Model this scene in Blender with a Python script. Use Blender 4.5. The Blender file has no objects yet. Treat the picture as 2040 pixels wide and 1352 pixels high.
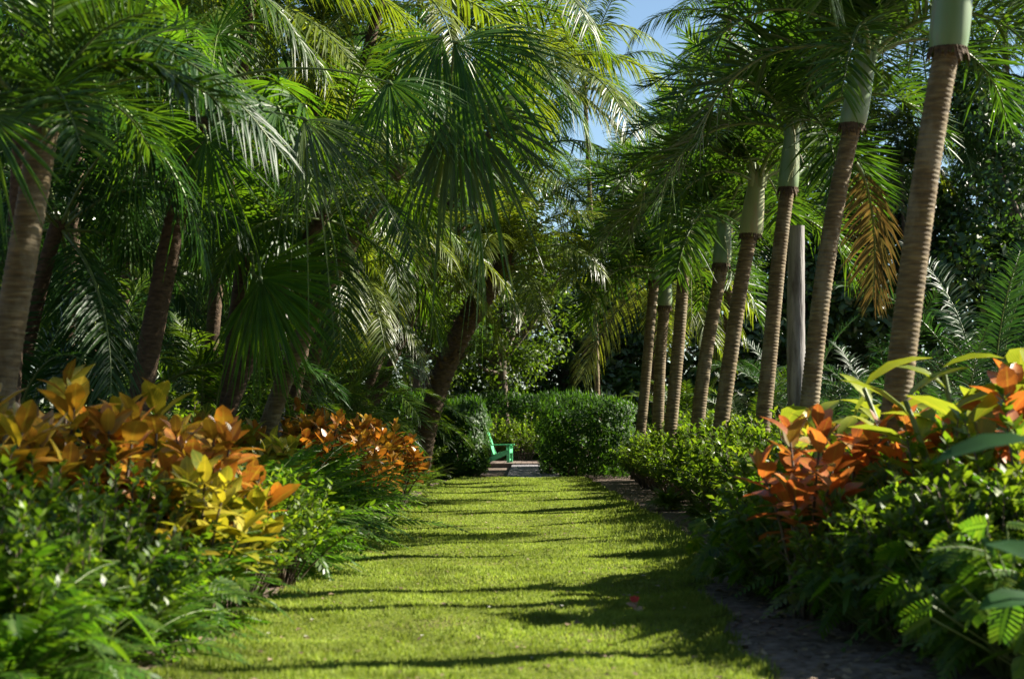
import bpy, math, random
import numpy as np
from mathutils import Vector

# ------------------------------------------------------------------ camera, sky, sun, exposure
SC = bpy.context.scene
COL = SC.collection
F, PX0, PY0, CAMZ = 3400.0, 1064.0, 828.0, 1.3      # focal length and vanishing point in photo pixels
cam = bpy.data.cameras.new("camera")
cam.sensor_width = 36.0
cam.lens = 60.0
cam.shift_x = -44.0 / 2040.0
cam.shift_y = 152.0 / 2040.0
cam.clip_start, cam.clip_end = 0.1, 2000.0
cam.dof.use_dof = True
cam.dof.focus_distance = 26.0
cam.dof.aperture_fstop = 2.8
camo = bpy.data.objects.new("camera", cam)
camo.location = (0, 0, CAMZ)
camo.rotation_euler = (math.radians(90), 0, 0)
COL.objects.link(camo)
SC.camera = camo

SUN_EL = math.radians(32.0)
SUN_AZ = math.radians(72.0)                            # from straight ahead (+Y) towards the right (+X)
world = bpy.data.worlds.new("World")
SC.world = world
world.use_nodes = True
wn = world.node_tree
bg = wn.nodes["Background"]
sky = wn.nodes.new("ShaderNodeTexSky")
sky.sky_type = 'NISHITA'
sky.sun_disc = False
sky.sun_elevation = SUN_EL
sky.sun_rotation = SUN_AZ
sky.ozone_density = 1.4
sky.air_density = .75
sky.dust_density = .3
warm = wn.nodes.new("ShaderNodeVectorMath")          # warmer air, as the photograph is graded
warm.operation = 'MULTIPLY'
warm.inputs[1].default_value = (.93, .96, .90)
wn.links.new(sky.outputs[0], warm.inputs[0])
wn.links.new(warm.outputs[0], bg.inputs[0])
bg.inputs[1].default_value = 0.05
sun = bpy.data.lights.new("sun", 'SUN')
sun.energy = 5.0
sun.angle = math.radians(0.5)
sun.color = (1.0, 0.93, 0.80)
suno = bpy.data.objects.new("sun", sun)
SDIR = Vector((math.sin(SUN_AZ) * math.cos(SUN_EL), math.cos(SUN_AZ) * math.cos(SUN_EL), math.sin(SUN_EL)))
suno.rotation_euler = SDIR.to_track_quat('Z', 'Y').to_euler()
suno.location = (12, 10, 14)
COL.objects.link(suno)
SC.view_settings.view_transform = 'Standard'
SC.view_settings.look = 'None'
SC.view_settings.exposure = 1.95
SC.view_settings.gamma = 1.0
SC.cycles.max_bounces = 8
SC.cycles.diffuse_bounces = 2
SC.cycles.glossy_bounces = 2
SC.cycles.transmission_bounces = 4
SC.cycles.use_denoising = True
SC.cycles.sample_clamp_indirect = 4.0

rng = np.random.default_rng(7)
R = math.radians


def P3(px, py, Y):
    """photo pixel at depth Y -> world point (used for where things stand)"""
    return np.array([(px - PX0) / F * Y, Y, CAMZ - (py - PY0) / F * Y])


def unit(a):
    return a / np.maximum(np.linalg.norm(a, axis=-1, keepdims=True), 1e-9)


# ------------------------------------------------------------------ mesh builder (all quads)
class MB:
    def __init__(self):
        self.v, self.f, self.m, self.s, self.u = [], [], [], [], []
        self.n = 0

    def add(self, v, f, mat=0, smooth=True, uv=None):
        v = np.asarray(v, float).reshape(-1, 3)
        f = np.asarray(f, np.int64).reshape(-1, 4)
        self.v.append(v)
        self.f.append(f + self.n)
        self.m.append(np.full(len(f), mat, np.int32))
        self.s.append(np.full(len(f), smooth, bool))
        self.u.append(np.zeros((len(v), 2)) if uv is None else np.asarray(uv, float).reshape(-1, 2))
        self.n += len(v)

    def mesh(self, name, mats):
        v = np.concatenate(self.v)
        f = np.concatenate(self.f)
        u = np.concatenate(self.u)
        me = bpy.data.meshes.new(name)
        me.vertices.add(len(v))
        me.vertices.foreach_set("co", v.ravel())
        me.loops.add(len(f) * 4)
        me.loops.foreach_set("vertex_index", f.ravel().astype(np.int32))
        me.polygons.add(len(f))
        me.polygons.foreach_set("loop_start", np.arange(0, len(f) * 4, 4, dtype=np.int32))
        for mt in mats:
            me.materials.append(mt)
        me.polygons.foreach_set("material_index", np.concatenate(self.m))
        me.polygons.foreach_set("use_smooth", np.concatenate(self.s))
        me.update(calc_edges=True)
        uvl = me.uv_layers.new(name="UVMap")
        uvl.data.foreach_set("uv", u[f.ravel()].ravel())
        return me


def link(name, me, parent=None, loc=(0, 0, 0), rot=(0, 0, 0), scale=1.0):
    o = bpy.data.objects.new(name, me)
    COL.objects.link(o)
    o.location = loc
    o.rotation_euler = rot
    o.scale = (scale,) * 3 if not hasattr(scale, '__len__') else scale
    if parent is not None:
        o.parent = parent
    return o


def tag(o, label=None, cat=None, group=None, kind=None):
    if label: o["label"] = label
    if cat: o["category"] = cat
    if group: o["group"] = group
    if kind: o["kind"] = kind
    return o


def empty(name, loc, label, cat, group=None, rz=0.0, scale=1.0):
    o = link(name, None, None, loc, (0, 0, rz), scale)
    o.empty_display_size = 0.2
    return tag(o, label, cat, group)


def blades(mb, P, D, N, L, W, prof, droop=0., curl=0., fold=.25, mat=0, three=True, smooth=True):
    P = np.asarray(P, float)
    n = len(P)
    D = unit(np.broadcast_to(np.asarray(D, float), (n, 3)))
    N = np.broadcast_to(np.asarray(N, float), (n, 3))
    S = unit(np.cross(D, N))
    N = np.cross(S, D)
    b = lambda a: np.broadcast_to(np.asarray(a, float), (n,))[:, None, None]
    L, W, droop, curl, fold = b(L), b(W), b(droop), b(curl), b(fold)
    prof = np.asarray(prof, float)
    k = len(prof)
    t = prof[None, :, 0, None]
    w = prof[None, :, 1, None] * W * .5
    C = P[:, None] + D[:, None] * L * t - N[:, None] * (curl * L * t * t)
    C[..., 2] -= (droop * L * t * t)[..., 0]
    A = C - S[:, None] * w + N[:, None] * fold * w
    B = C + S[:, None] * w + N[:, None] * fold * w
    tt = np.broadcast_to(prof[:, 0], (n, k))
    if three:
        V = np.stack([A, C, B], 2)
        uv = np.stack([np.stack([np.full((n, k), c), tt], -1) for c in (0., .5, 1.)], 2)
        c = 3
    else:
        V = np.stack([A, B], 2)
        uv = np.stack([np.stack([np.full((n, k), c), tt], -1) for c in (0., 1.)], 2)
        c = 2
    base = (np.arange(n) * k * c)[:, None, None]
    i = np.arange(k - 1)[None, :, None] * c
    j = np.arange(c - 1)[None, None, :]
    q = base + i + j
    f = np.stack([q, q + 1, q + 1 + c, q + c], -1)
    mb.add(V, f, mat, smooth, uv)


def tube(mb, path, rad, sides=8, mat=0, flat=1.0, cap=False):
    path = np.asarray(path, float)
    m = len(path)
    rad = np.broadcast_to(np.asarray(rad, float), (m,))
    T = unit(np.gradient(path, axis=0))
    ref = np.array([0, 0, 1.0]) if abs(T[:, 2]).mean() < .8 else np.array([1.0, 0, 0])
    A = unit(np.cross(T, ref))
    B = np.cross(T, A)
    a = np.linspace(0, 2 * np.pi, sides, endpoint=False)
    V = path[:, None] + rad[:, None, None] * (A[:, None] * np.cos(a)[None, :, None] + B[:, None] * np.sin(a)[None, :, None] * flat)
    i = np.arange(m - 1)[:, None] * sides
    j = np.arange(sides)[None]
    jn = (j + 1) % sides
    f = np.stack([i + j, i + jn, i + sides + jn, i + sides + j], -1)
    uv = np.stack(np.broadcast_arrays(np.linspace(0, 1, sides)[None], np.linspace(0, 1, m)[:, None]), -1)
    mb.add(V, f, mat, True, uv)
    if cap:
        q = np.array([[0, 1, 2, 3]])
        c = path[-1]
        V = np.concatenate([V[-1], c[None]])
        f = [[k, (k + 1) % sides, (k + 2) % sides, sides] for k in range(0, sides, 2)]
        mb.add(V, f, mat, False)


def beam(mb, p0, p1, w, h, up=(0, 0, 1), mat=0):
    p0, p1 = np.asarray(p0, float), np.asarray(p1, float)
    d = unit(p1 - p0)
    s = unit(np.cross(d, np.asarray(up, float)))
    u = np.cross(s, d)
    V = [p + s * a * w / 2 + u * b * h / 2 for p in (p0, p1) for a, b in ((-1, -1), (1, -1), (1, 1), (-1, 1))]
    mb.add(V, [[0, 3, 2, 1], [4, 5, 6, 7], [0, 1, 5, 4], [1, 2, 6, 5], [2, 3, 7, 6], [3, 0, 4, 7]], mat, False)


PALMLET = [(0, .35), (.25, 1), (.6, .75), (1, .04)]
ELL = [(0, .08), (.2, .72), (.5, 1), (.8, .68), (1, .05)]
LEAF3 = [(0, .12), (.45, 1), (1, .05)]
PINNA = [(0, .7), (.5, 1), (1, .12)]


# ------------------------------------------------------------------ materials
def node(nt, kind, **kw):
    n = nt.nodes.new(kind)
    for k, v in kw.items():
        setattr(n, k, v)
    return n


def leafmat(name, cols, trans=.35, rough=.42, spec=.5, tgain=(1.9, 2.0, 1.0), veins=0.0, nscale=6.0, nrange=(.72, 1.25), mottle=None):
    m = bpy.data.materials.new(name)
    m.use_nodes = True
    nt = m.node_tree
    nt.nodes.clear()
    L = nt.links.new
    out = node(nt, 'ShaderNodeOutputMaterial')
    geo = node(nt, 'ShaderNodeNewGeometry')
    oi = node(nt, 'ShaderNodeObjectInfo')
    mix = node(nt, 'ShaderNodeMath', operation='MULTIPLY_ADD')       # island*.7 + object*.3
    L(oi.outputs['Random'], mix.inputs[0])
    mix.inputs[1].default_value = .35
    m2 = node(nt, 'ShaderNodeMath', operation='MULTIPLY')
    L(geo.outputs['Random Per Island'], m2.inputs[0])
    m2.inputs[1].default_value = .65
    L(m2.outputs[0], mix.inputs[2])
    ramp = node(nt, 'ShaderNodeValToRGB')
    els = ramp.color_ramp.elements
    while len(els) < len(cols):
        els.new(.5)
    for k, c in enumerate(cols):
        els[k].position = k / max(1, len(cols) - 1)
        els[k].color = (*c, 1)
    L(mix.outputs[0], ramp.inputs[0])
    tc = node(nt, 'ShaderNodeTexCoord')
    nz = node(nt, 'ShaderNodeTexNoise')
    nz.inputs['Scale'].default_value = nscale
    nz.inputs['Detail'].default_value = 3
    L(tc.outputs['Object'], nz.inputs['Vector'])
    mr = node(nt, 'ShaderNodeMapRange')
    mr.inputs[1].default_value, mr.inputs[2].default_value = .3, .7
    mr.inputs[3].default_value, mr.inputs[4].default_value = nrange
    L(nz.outputs[0], mr.inputs[0])
    col = node(nt, 'ShaderNodeVectorMath', operation='SCALE')
    L(ramp.outputs[0], col.inputs[0])
    L(mr.outputs[0], col.inputs['Scale'])
    csock = col.outputs[0]
    if mottle:                                          # patches of another leaf colour
        n3 = node(nt, 'ShaderNodeTexNoise'); n3.inputs['Scale'].default_value = 16.0; n3.inputs['Detail'].default_value = 4
        L(tc.outputs['Object'], n3.inputs['Vector'])
        r3 = node(nt, 'ShaderNodeMapRange'); r3.inputs[1].default_value, r3.inputs[2].default_value, r3.inputs[4].default_value = .52, .64, .6
        L(n3.outputs[0], r3.inputs[0])
        c3 = node(nt, 'ShaderNodeMix', data_type='RGBA')
        L(r3.outputs[0], c3.inputs[0]); L(csock, c3.inputs[6]); c3.inputs[7].default_value = (*mottle, 1)
        csock = c3.outputs[2]
    if veins:
        sep = node(nt, 'ShaderNodeSeparateXYZ')
        L(tc.outputs['UV'], sep.inputs[0])
        ab = node(nt, 'ShaderNodeMath', operation='SUBTRACT')
        L(sep.outputs[0], ab.inputs[0]); ab.inputs[1].default_value = .5
        ab2 = node(nt, 'ShaderNodeMath', operation='ABSOLUTE')
        L(ab.outputs[0], ab2.inputs[0])
        s1 = node(nt, 'ShaderNodeMath', operation='MULTIPLY_ADD')    # v*14 - |u|*7
        L(ab2.outputs[0], s1.inputs[0]); s1.inputs[1].default_value = -1.1
        L(sep.outputs[1], s1.inputs[2])
        s2 = node(nt, 'ShaderNodeMath', operation='MULTIPLY')
        L(s1.outputs[0], s2.inputs[0]); s2.inputs[1].default_value = 60.0
        s3 = node(nt, 'ShaderNodeMath', operation='SINE')
        L(s2.outputs[0], s3.inputs[0])
        s4 = node(nt, 'ShaderNodeMapRange')
        s4.inputs[1].default_value, s4.inputs[2].default_value = .55, .95
        L(s3.outputs[0], s4.inputs[0])
        s5 = node(nt, 'ShaderNodeMapRange')
        s5.inputs[1].default_value, s5.inputs[2].default_value = .035, .06
        s5.inputs[3].default_value, s5.inputs[4].default_value = 1, 0
        L(ab2.outputs[0], s5.inputs[0])
        mx = node(nt, 'ShaderNodeMath', operation='MAXIMUM')
        L(s4.outputs[0], mx.inputs[0]); L(s5.outputs[0], mx.inputs[1])
        mv = node(nt, 'ShaderNodeMath', operation='MULTIPLY')
        L(mx.outputs[0], mv.inputs[0]); mv.inputs[1].default_value = veins
        cm = node(nt, 'ShaderNodeMix', data_type='RGBA')
        L(mv.outputs[0], cm.inputs[0]); L(csock, cm.inputs[6])
        cm.inputs[7].default_value = (.55, .42, .05, 1)
        csock = cm.outputs[2]
    pb = node(nt, 'ShaderNodeBsdfPrincipled')
    L(csock, pb.inputs['Base Color'])
    pb.inputs['Roughness'].default_value = rough
    pb.inputs['Specular IOR Level'].default_value = spec
    tg = node(nt, 'ShaderNodeVectorMath', operation='MULTIPLY')
    L(csock, tg.inputs[0]); tg.inputs[1].default_value = tgain
    tr = node(nt, 'ShaderNodeBsdfTranslucent')
    L(tg.outputs[0], tr.inputs['Color'])
    ms = node(nt, 'ShaderNodeMixShader')
    ms.inputs[0].default_value = trans
    L(pb.outputs[0], ms.inputs[1]); L(tr.outputs[0], ms.inputs[2])
    L(ms.outputs[0], out.inputs['Surface'])
    return m


def surfmat(name, c1, c2, scale=(8, 8, 8), rough=.8, bump=.3, detail=5, c3=None, spec=.3, coord='Object', blotch=None, bscale=(3, 3, 1.5), bamt=.7):
    m = bpy.data.materials.new(name)
    m.use_nodes = True
    nt = m.node_tree
    L = nt.links.new
    pb = nt.nodes['Principled BSDF']
    tc = node(nt, 'ShaderNodeTexCoord')
    mp = node(nt, 'ShaderNodeMapping')
    mp.inputs['Scale'].default_value = scale
    L(tc.outputs[coord], mp.inputs[0])
    nz = node(nt, 'ShaderNodeTexNoise')
    nz.inputs['Scale'].default_value = 1.0
    nz.inputs['Detail'].default_value = detail
    L(mp.outputs[0], nz.inputs['Vector'])
    rp = node(nt, 'ShaderNodeValToRGB')
    rp.color_ramp.elements[0].position, rp.color_ramp.elements[1].position = .3, .7
    rp.color_ramp.elements[0].color = (*c1, 1)
    rp.color_ramp.elements[1].color = (*c2, 1)
    if c3:
        e = rp.color_ramp.elements.new(.5)
        e.color = (*c3, 1)
    L(nz.outputs[0], rp.inputs[0])
    csock = rp.outputs[0]
    if blotch:                                          # lichen, stains or scuffs with a shape of their own, different on each object
        oi = node(nt, 'ShaderNodeObjectInfo')
        off = node(nt, 'ShaderNodeVectorMath', operation='SCALE')
        L(oi.outputs['Location'], off.inputs[0]); off.inputs['Scale'].default_value = 3.7
        ad = node(nt, 'ShaderNodeVectorMath', operation='ADD')
        mp2 = node(nt, 'ShaderNodeMapping'); mp2.inputs['Scale'].default_value = bscale
        L(tc.outputs[coord], mp2.inputs[0]); L(mp2.outputs[0], ad.inputs[0]); L(off.outputs[0], ad.inputs[1])
        n2 = node(nt, 'ShaderNodeTexNoise'); n2.inputs['Scale'].default_value = 1.0; n2.inputs['Detail'].default_value = 6
        n2.inputs['Roughness'].default_value = .65
        L(ad.outputs[0], n2.inputs['Vector'])
        r2 = node(nt, 'ShaderNodeMapRange')
        r2.inputs[1].default_value, r2.inputs[2].default_value, r2.inputs[4].default_value = .5, .66, bamt
        L(n2.outputs[0], r2.inputs[0])
        cm = node(nt, 'ShaderNodeMix', data_type='RGBA')
        L(r2.outputs[0], cm.inputs[0]); L(csock, cm.inputs[6]); cm.inputs[7].default_value = (*blotch, 1)
        csock = cm.outputs[2]
    L(csock, pb.inputs['Base Color'])
    pb.inputs['Roughness'].default_value = rough
    pb.inputs['Specular IOR Level'].default_value = spec
    bp = node(nt, 'ShaderNodeBump')
    bp.inputs['Strength'].default_value = bump
    bp.inputs['Distance'].default_value = .02
    L(nz.outputs[0], bp.inputs['Height'])
    L(bp.outputs[0], pb.inputs['Normal'])
    return m


M = {}
M['palm'] = leafmat('palm_leaflets', [(.012, .038, .004), (.03, .068, .006), (.075, .12, .008)], trans=.42, rough=.42, spec=.32, tgain=(2.3, 2.1, .8))
M['palm_row'] = leafmat('row_palm_leaflets', [(.015, .048, .006), (.032, .078, .008), (.065, .115, .010)], trans=.32, rough=.42, spec=.32, tgain=(2.2, 2.1, .8))
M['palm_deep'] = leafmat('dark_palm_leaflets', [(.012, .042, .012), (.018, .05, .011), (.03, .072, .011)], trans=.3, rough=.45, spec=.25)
M['palm_yellow'] = leafmat('yellow_green_leaflets', [(.05, .085, .008), (.085, .12, .012), (.12, .14, .014)], trans=.46, rough=.36, spec=.5, tgain=(2.1, 2.0, .8))
M['palm_dead'] = leafmat('dead_palm_leaflets', [(.05, .035, .016), (.11, .075, .025), (.17, .125, .04), (.06, .07, .02), (.13, .10, .03)], trans=.2, rough=.6, spec=.2, tgain=(1.3, 1.1, .8))
M['fan'] = leafmat('fan_palm_blade', [(.018, .07, .006), (.035, .098, .008), (.06, .125, .010)], trans=.46, rough=.42, spec=.3, tgain=(3.0, 2.3, .8))
M['fan_grey'] = leafmat('silvery_fan_palm_blade', [(.04, .075, .018), (.06, .095, .022), (.08, .12, .03)], trans=.32, rough=.36, spec=.45, tgain=(2.4, 2.2, .8))
M['petiole'] = surfmat('palm_petiole', (.07, .11, .02), (.13, .17, .045), (6, 6, 20), .45, .1, spec=.5)
M['shaft'] = surfmat('crownshaft', (.085, .14, .055), (.15, .21, .10), (3, 3, 1.2), .42, .08, c3=(.11, .18, .07), spec=.5, blotch=(.16, .13, .06), bscale=(9, 9, 1.3), bamt=.55)
M['shaft_pale'] = surfmat('pale_crownshaft', (.16, .19, .07), (.26, .29, .13), (5, 5, 1.0), .5, .1, spec=.4, blotch=(.24, .17, .09), bscale=(12, 12, 1.2), bamt=.7)
M['trunk'] = surfmat('ringed_palm_trunk', (.062, .043, .018), (.18, .135, .062), (7, 7, 40), .8, .7, c3=(.105, .074, .034), blotch=(.2, .175, .115), bscale=(5, 5, 2.2), bamt=.6)
M['trunk_dark'] = surfmat('dark_fibrous_trunk', (.035, .022, .012), (.095, .06, .033), (14, 14, 30), .9, .9)
M['trunk_grey'] = surfmat('weathered_grey_trunk', (.11, .10, .095), (.25, .235, .22), (18, 18, 2), .85, .9, c3=(.18, .17, .16), blotch=(.06, .05, .042), bscale=(7, 7, 1.2), bamt=.85)
M['bark'] = surfmat('tree_bark', (.06, .045, .032), (.14, .105, .075), (10, 10, 3), .9, .6)
M['fern'] = leafmat('fern_pinnae', [(.022, .072, .006), (.048, .115, .009), (.095, .16, .012)], trans=.48, rough=.42, spec=.35, tgain=(2.1, 2.1, .8))
M['fern_yellow'] = leafmat('yellowish_fern_pinnae', [(.045, .09, .008), (.085, .135, .012), (.15, .185, .016)], trans=.42, rough=.38, spec=.6)
M['lobed'] = leafmat('lobed_leaves', [(.02, .06, .006), (.045, .1, .009), (.08, .14, .012), (.17, .2, .016)], trans=.5, rough=.38, spec=.35, tgain=(2.2, 2.2, .8))
M['shrub'] = leafmat('shrub_leaves', [(.035, .08, .007), (.07, .125, .010), (.13, .18, .015)], trans=.48, rough=.42, spec=.4, tgain=(2.1, 2.0, .8))
M['hedge'] = leafmat('hedge_leaves', [(.014, .045, .008), (.027, .07, .008), (.05, .10, .010)], trans=.38, rough=.5, spec=.22, tgain=(2.2, 2.1, .8))
M['tree'] = leafmat('broadleaf_crown', [(.02, .05, .01), (.035, .075, .012), (.06, .10, .014)], trans=.32, rough=.38, spec=.6)
M['tree_light'] = leafmat('lit_tint_broadleaf_crown', [(.026, .058, .007), (.045, .085, .009), (.08, .12, .012)], trans=.44, rough=.45, spec=.3, tgain=(2.3, 2.2, .8))  # paler copy of the crown leaves, sunlight put into the colour
M['croton'] = leafmat('yellow_orange_croton', [(.035, .07, .008), (.14, .19, .016), (.40, .29, .02), (.44, .22, .02), (.14, .055, .012), (.34, .28, .02), (.07, .12, .012)],
                      trans=.34, rough=.36, spec=.5, tgain=(1.5, 1.35, .8), veins=.4, nscale=9, mottle=(.16, .19, .015))
M['croton_green'] = leafmat('green_gold_croton', [(.03, .07, .01), (.06, .12, .012), (.16, .20, .016), (.30, .26, .02), (.09, .05, .012), (.05, .10, .012)],
                            trans=.36, rough=.36, spec=.45, tgain=(1.6, 1.6, .8), veins=.55, nscale=9, mottle=(.26, .24, .018))
M['croton_orange'] = leafmat('orange_croton', [(.07, .09, .012), (.34, .18, .02), (.42, .14, .022), (.18, .06, .016), (.28, .20, .02)],
                             trans=.34, rough=.38, spec=.5, tgain=(1.45, 1.25, .8), veins=.35, nscale=9, mottle=(.22, .17, .015))
M['croton_red'] = leafmat('red_orange_croton', [(.12, .03, .014), (.42, .11, .022), (.48, .15, .035), (.22, .04, .018), (.16, .14, .02)],
                          trans=.36, rough=.34, spec=.6, tgain=(1.4, 1.25, .9), veins=.25, nscale=9, mottle=(.34, .12, .02))
M['ginger'] = leafmat('variegated_ginger', [(.13, .19, .02), (.22, .27, .025), (.3, .32, .04)], trans=.4, rough=.36, spec=.5, tgain=(1.4, 1.4, .8), veins=.25)
M['big_leaf'] = leafmat('large_dark_leaf', [(.012, .045, .012), (.018, .06, .014)], trans=.25, rough=.55, spec=.15)
M['grass'] = leafmat('turf_blades', [(.13, .195, .03), (.19, .25, .042), (.27, .305, .065)], trans=.35, rough=.7, spec=.12, tgain=(1.4, 1.45, .8), nscale=1.6, nrange=(.5, 1.3))
M['lawn'] = surfmat('turf', (.07, .10, .012), (.15, .18, .022), (30, 30, 30), .95, .8, detail=8, c3=(.11, .14, .017), spec=.1, blotch=(.16, .13, .06), bscale=(1.4, 2.2, 1), bamt=.6)
M['soil'] = surfmat('soil', (.075, .055, .04), (.22, .17, .135), (14, 14, 14), .95, .9, detail=9, c3=(.135, .10, .078), spec=.15, blotch=(.28, .22, .18), bscale=(5, 5, 5), bamt=.6)
M['litter'] = leafmat('leaf_litter', [(.09, .06, .03), (.2, .14, .08), (.36, .29, .2)], trans=.1, rough=.6, spec=.3, tgain=(1, 1, 1))
M['deck'] = surfmat('weathered_deck_boards', (.17, .165, .18), (.3, .285, .3), (30, 2, 2), .75, .2, c3=(.23, .22, .235))
M['deck_brown'] = surfmat('brown_deck_boards', (.12, .085, .07), (.22, .165, .14), (2, 20, 2), .75, .2)
M['paint'] = surfmat('green_chair_paint', (.06, .36, .15), (.11, .47, .22), (9, 9, 9), .45, .12, spec=.4)
M['petal'] = leafmat('white_petal', [(.65, .62, .55), (.8, .78, .72)], trans=.3, rough=.5, spec=.4, tgain=(1, 1, 1))
M['petal_red'] = leafmat('red_petal', [(.5, .03, .03), (.6, .06, .04)], trans=.3, rough=.5, spec=.4, tgain=(1, 1, 1))
M['dry'] = leafmat('dry_leaf', [(.38, .22, .14), (.45, .3, .2)], trans=.2, rough=.6, spec=.3, tgain=(1, 1, 1))

# ------------------------------------------------------------------ ground, lawn, deck
LY = np.array([0.5, 7, 8.43, 11.9, 15.1, 17.2, 23.6, 28, 32.3, 34.2])
LR = np.array([1.05, 1.1, 1.13, 1.21, 1.45, 1.55, 1.43, 1.3, 1.12, 1.05])
LL = np.array([-1.75, -1.78, -1.8, -1.87, -1.82, -1.79, -1.79, -1.78, -1.7, -1.5])


def edge_noise(y, s):
    return .05 * np.sin(y * 2.3 + s) + .035 * np.sin(y * 5.7 + 2 * s) + .025 * np.sin(y * 13.1 + s * 3)


def lawn_r(y): return np.interp(y, LY, LR) + edge_noise(y, 1.0)
def lawn_l(y): return np.interp(y, LY, LL) + edge_noise(y, 4.0)


def lawn_z(x, y):
    return (.045 + .022 * np.sin(y * 1.9 + .5 * np.sin(x * 1.3)) + .012 * np.sin(y * 4.3 + x * 1.1 + 1)
            + .008 * np.sin(x * 5 + y * 2.2) + .006 * np.sin(y * 9.1 - x * 3))


mb = MB()
g = 400.0
mb.add([[-g, -g, 0], [g, -g, 0], [g, g, 0], [-g, g, 0]], [[0, 1, 2, 3]])
tag(link('ground', mb.mesh('ground', [M['soil']])), 'dark brown bare soil under the planting beds beside the lawn', 'ground', kind='structure')

ys = np.linspace(.5, 34.2, 420)
us = np.linspace(0, 1, 60)
Yg, Ug = np.meshgrid(ys, us, indexing='ij')
l, r = lawn_l(Yg), lawn_r(Yg)
Xg = l + (r - l) * Ug
Zg = lawn_z(Xg, Yg)
edge = np.clip(np.minimum(Ug, 1 - Ug) / .03, 0, 1)
Zg = Zg * edge - .02 * (1 - edge)
idx = np.arange(420 * 60).reshape(420, 60)
f = np.stack([idx[:-1, :-1], idx[:-1, 1:], idx[1:, 1:], idx[1:, :-1]], -1)
mb = MB()
mb.add(np.stack([Xg, Yg, Zg], -1), f)
tag(link('lawn', mb.mesh('lawn', [M['lawn']])), 'mown strip of green turf running straight to the deck', 'lawn', kind='structure')


def grass_blades():
    n = 300000
    y = 5.5 * (34.0 / 5.5) ** (rng.random(n) ** .85)
    l, r = lawn_l(y), lawn_r(y)
    u = rng.random(n)
    x = l + (r - l) * u
    x += rng.normal(0, .03, n)
    z = lawn_z(x, y)
    e = np.minimum(x - l, r - x)
    z = np.where(e < .06, .0, z) - .005
    patch = .5 + .5 * np.sin(x * 2.1 + 1.3 * np.sin(y * .9)) * np.sin(y * 1.3 + .6)
    rough_edge = np.clip(1 - e / .25, 0, 1)
    tall_zone = np.exp(-((y - 18.5) / 3.5) ** 2) * np.clip((x - .5) / .7, 0, 1)
    tuft = np.clip(np.sin(x * 17 + 3 * np.sin(y * 5)) * np.sin(y * 13 + 2 * np.sin(x * 7)), 0, 1) * np.clip((16 - y) / 7, .15, 1)
    h = (.016 + .013 * patch + .02 * tuft + .03 * rough_edge + .055 * tall_zone) * rng.uniform(.6, 1.4, n)
    w = (.003 + .0004 * y) * rng.uniform(.7, 1.3, n)
    a = rng.random(n) * 2 * np.pi
    lean = rng.uniform(.1, .9, n)
    D = np.stack([np.cos(a) * lean, np.sin(a) * lean, np.ones(n)], -1)
    b = a + rng.normal(0, .6, n)
    N = np.stack([-np.cos(b), -np.sin(b), np.full(n, .3)], -1)
    mb = MB()
    blades(mb, np.stack([x, y, z], -1), D, N, h, w, [(0, 1), (.6, .75), (1, .08)], droop=.1 * lean, fold=0, three=False)
    o = link('grass', mb.mesh('grass', [M['grass']]))
    tag(o, 'short yellow green grass blades covering the lawn strip', 'grass', kind='stuff')


grass_blades()


def leaf_litter():
    n = 5200
    side = rng.random(n) < .6
    y = 6.5 + 22 * rng.random(n) ** 1.6
    x = np.where(side, lawn_r(y) + rng.random(n) * 1.3, lawn_l(y) - rng.random(n) * .9)
    on = rng.random(n) < .12
    x = np.where(on, rng.uniform(-1.7, 1.1, n), x)
    zz = np.where(on, lawn_z(x, y) + .02, rng.uniform(.006, .02, n))
    a = rng.random(n) * 2 * np.pi
    D = np.stack([np.cos(a), np.sin(a), rng.normal(0, .15, n)], -1)
    N = np.stack([rng.normal(0, .25, n), rng.normal(0, .25, n), np.ones(n)], -1)
    mb = MB()
    L = rng.uniform(.02, .09, n)
    blades(mb, np.stack([x, y, zz], -1), D, N, L * np.where(on, .6, 1), L * rng.uniform(.3, .6, n), LEAF3, curl=.15, fold=.3)
    tag(link('leaf_litter', mb.mesh('leaf_litter', [M['litter']])), 'dry brown fallen leaves and chips on the bare soil', 'leaf litter', kind='stuff')


leaf_litter()


def deck():
    root = empty('boardwalk', (-.52, 34.0, 0), 'grey weathered board walkway leading from the lawn to the chair', 'boardwalk')
    mb = MB()
    x0, x1 = -.53, .53
    y = 0.0
    while y < 8.6:
        beam(mb, (x0 + .52 * 0 + .5, y + .07, .065 + rng.normal(0, .002)), (x1 + .5, y + .07, .065 + rng.normal(0, .002)), .135, .03)
        y += .142
    link('board_surface', mb.mesh('board_surface', [M['deck']]), root)
    mb = MB()
    for x in (.0, 1.0):
        beam(mb, (x, .02, .022), (x, 8.6, .022), .06, .044)
    link('bearer', mb.mesh('bearer', [M['deck_brown']]), root)
    root2 = empty('deck_platform', (-.7, 43.0, 0), 'low brown timber deck platform beneath the green chair', 'deck')
    mb = MB()
    for k in range(22):
        xx = -1.4 + k * .142
        beam(mb, (xx, -.35, .10), (xx, 2.4, .10), .135, .03, mat=0)
    link('board_surface', mb.mesh('board_surface', [M['deck_brown']]), root2)
    mb = MB()
    beam(mb, (-1.45, -.32, .042), (1.65, -.32, .042), .05, .08)
    beam(mb, (-1.45, 2.3, .042), (1.65, 2.3, .042), .05, .08)
    link('joist', mb.mesh('joist', [M['deck_brown']]), root2)


deck()

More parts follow.
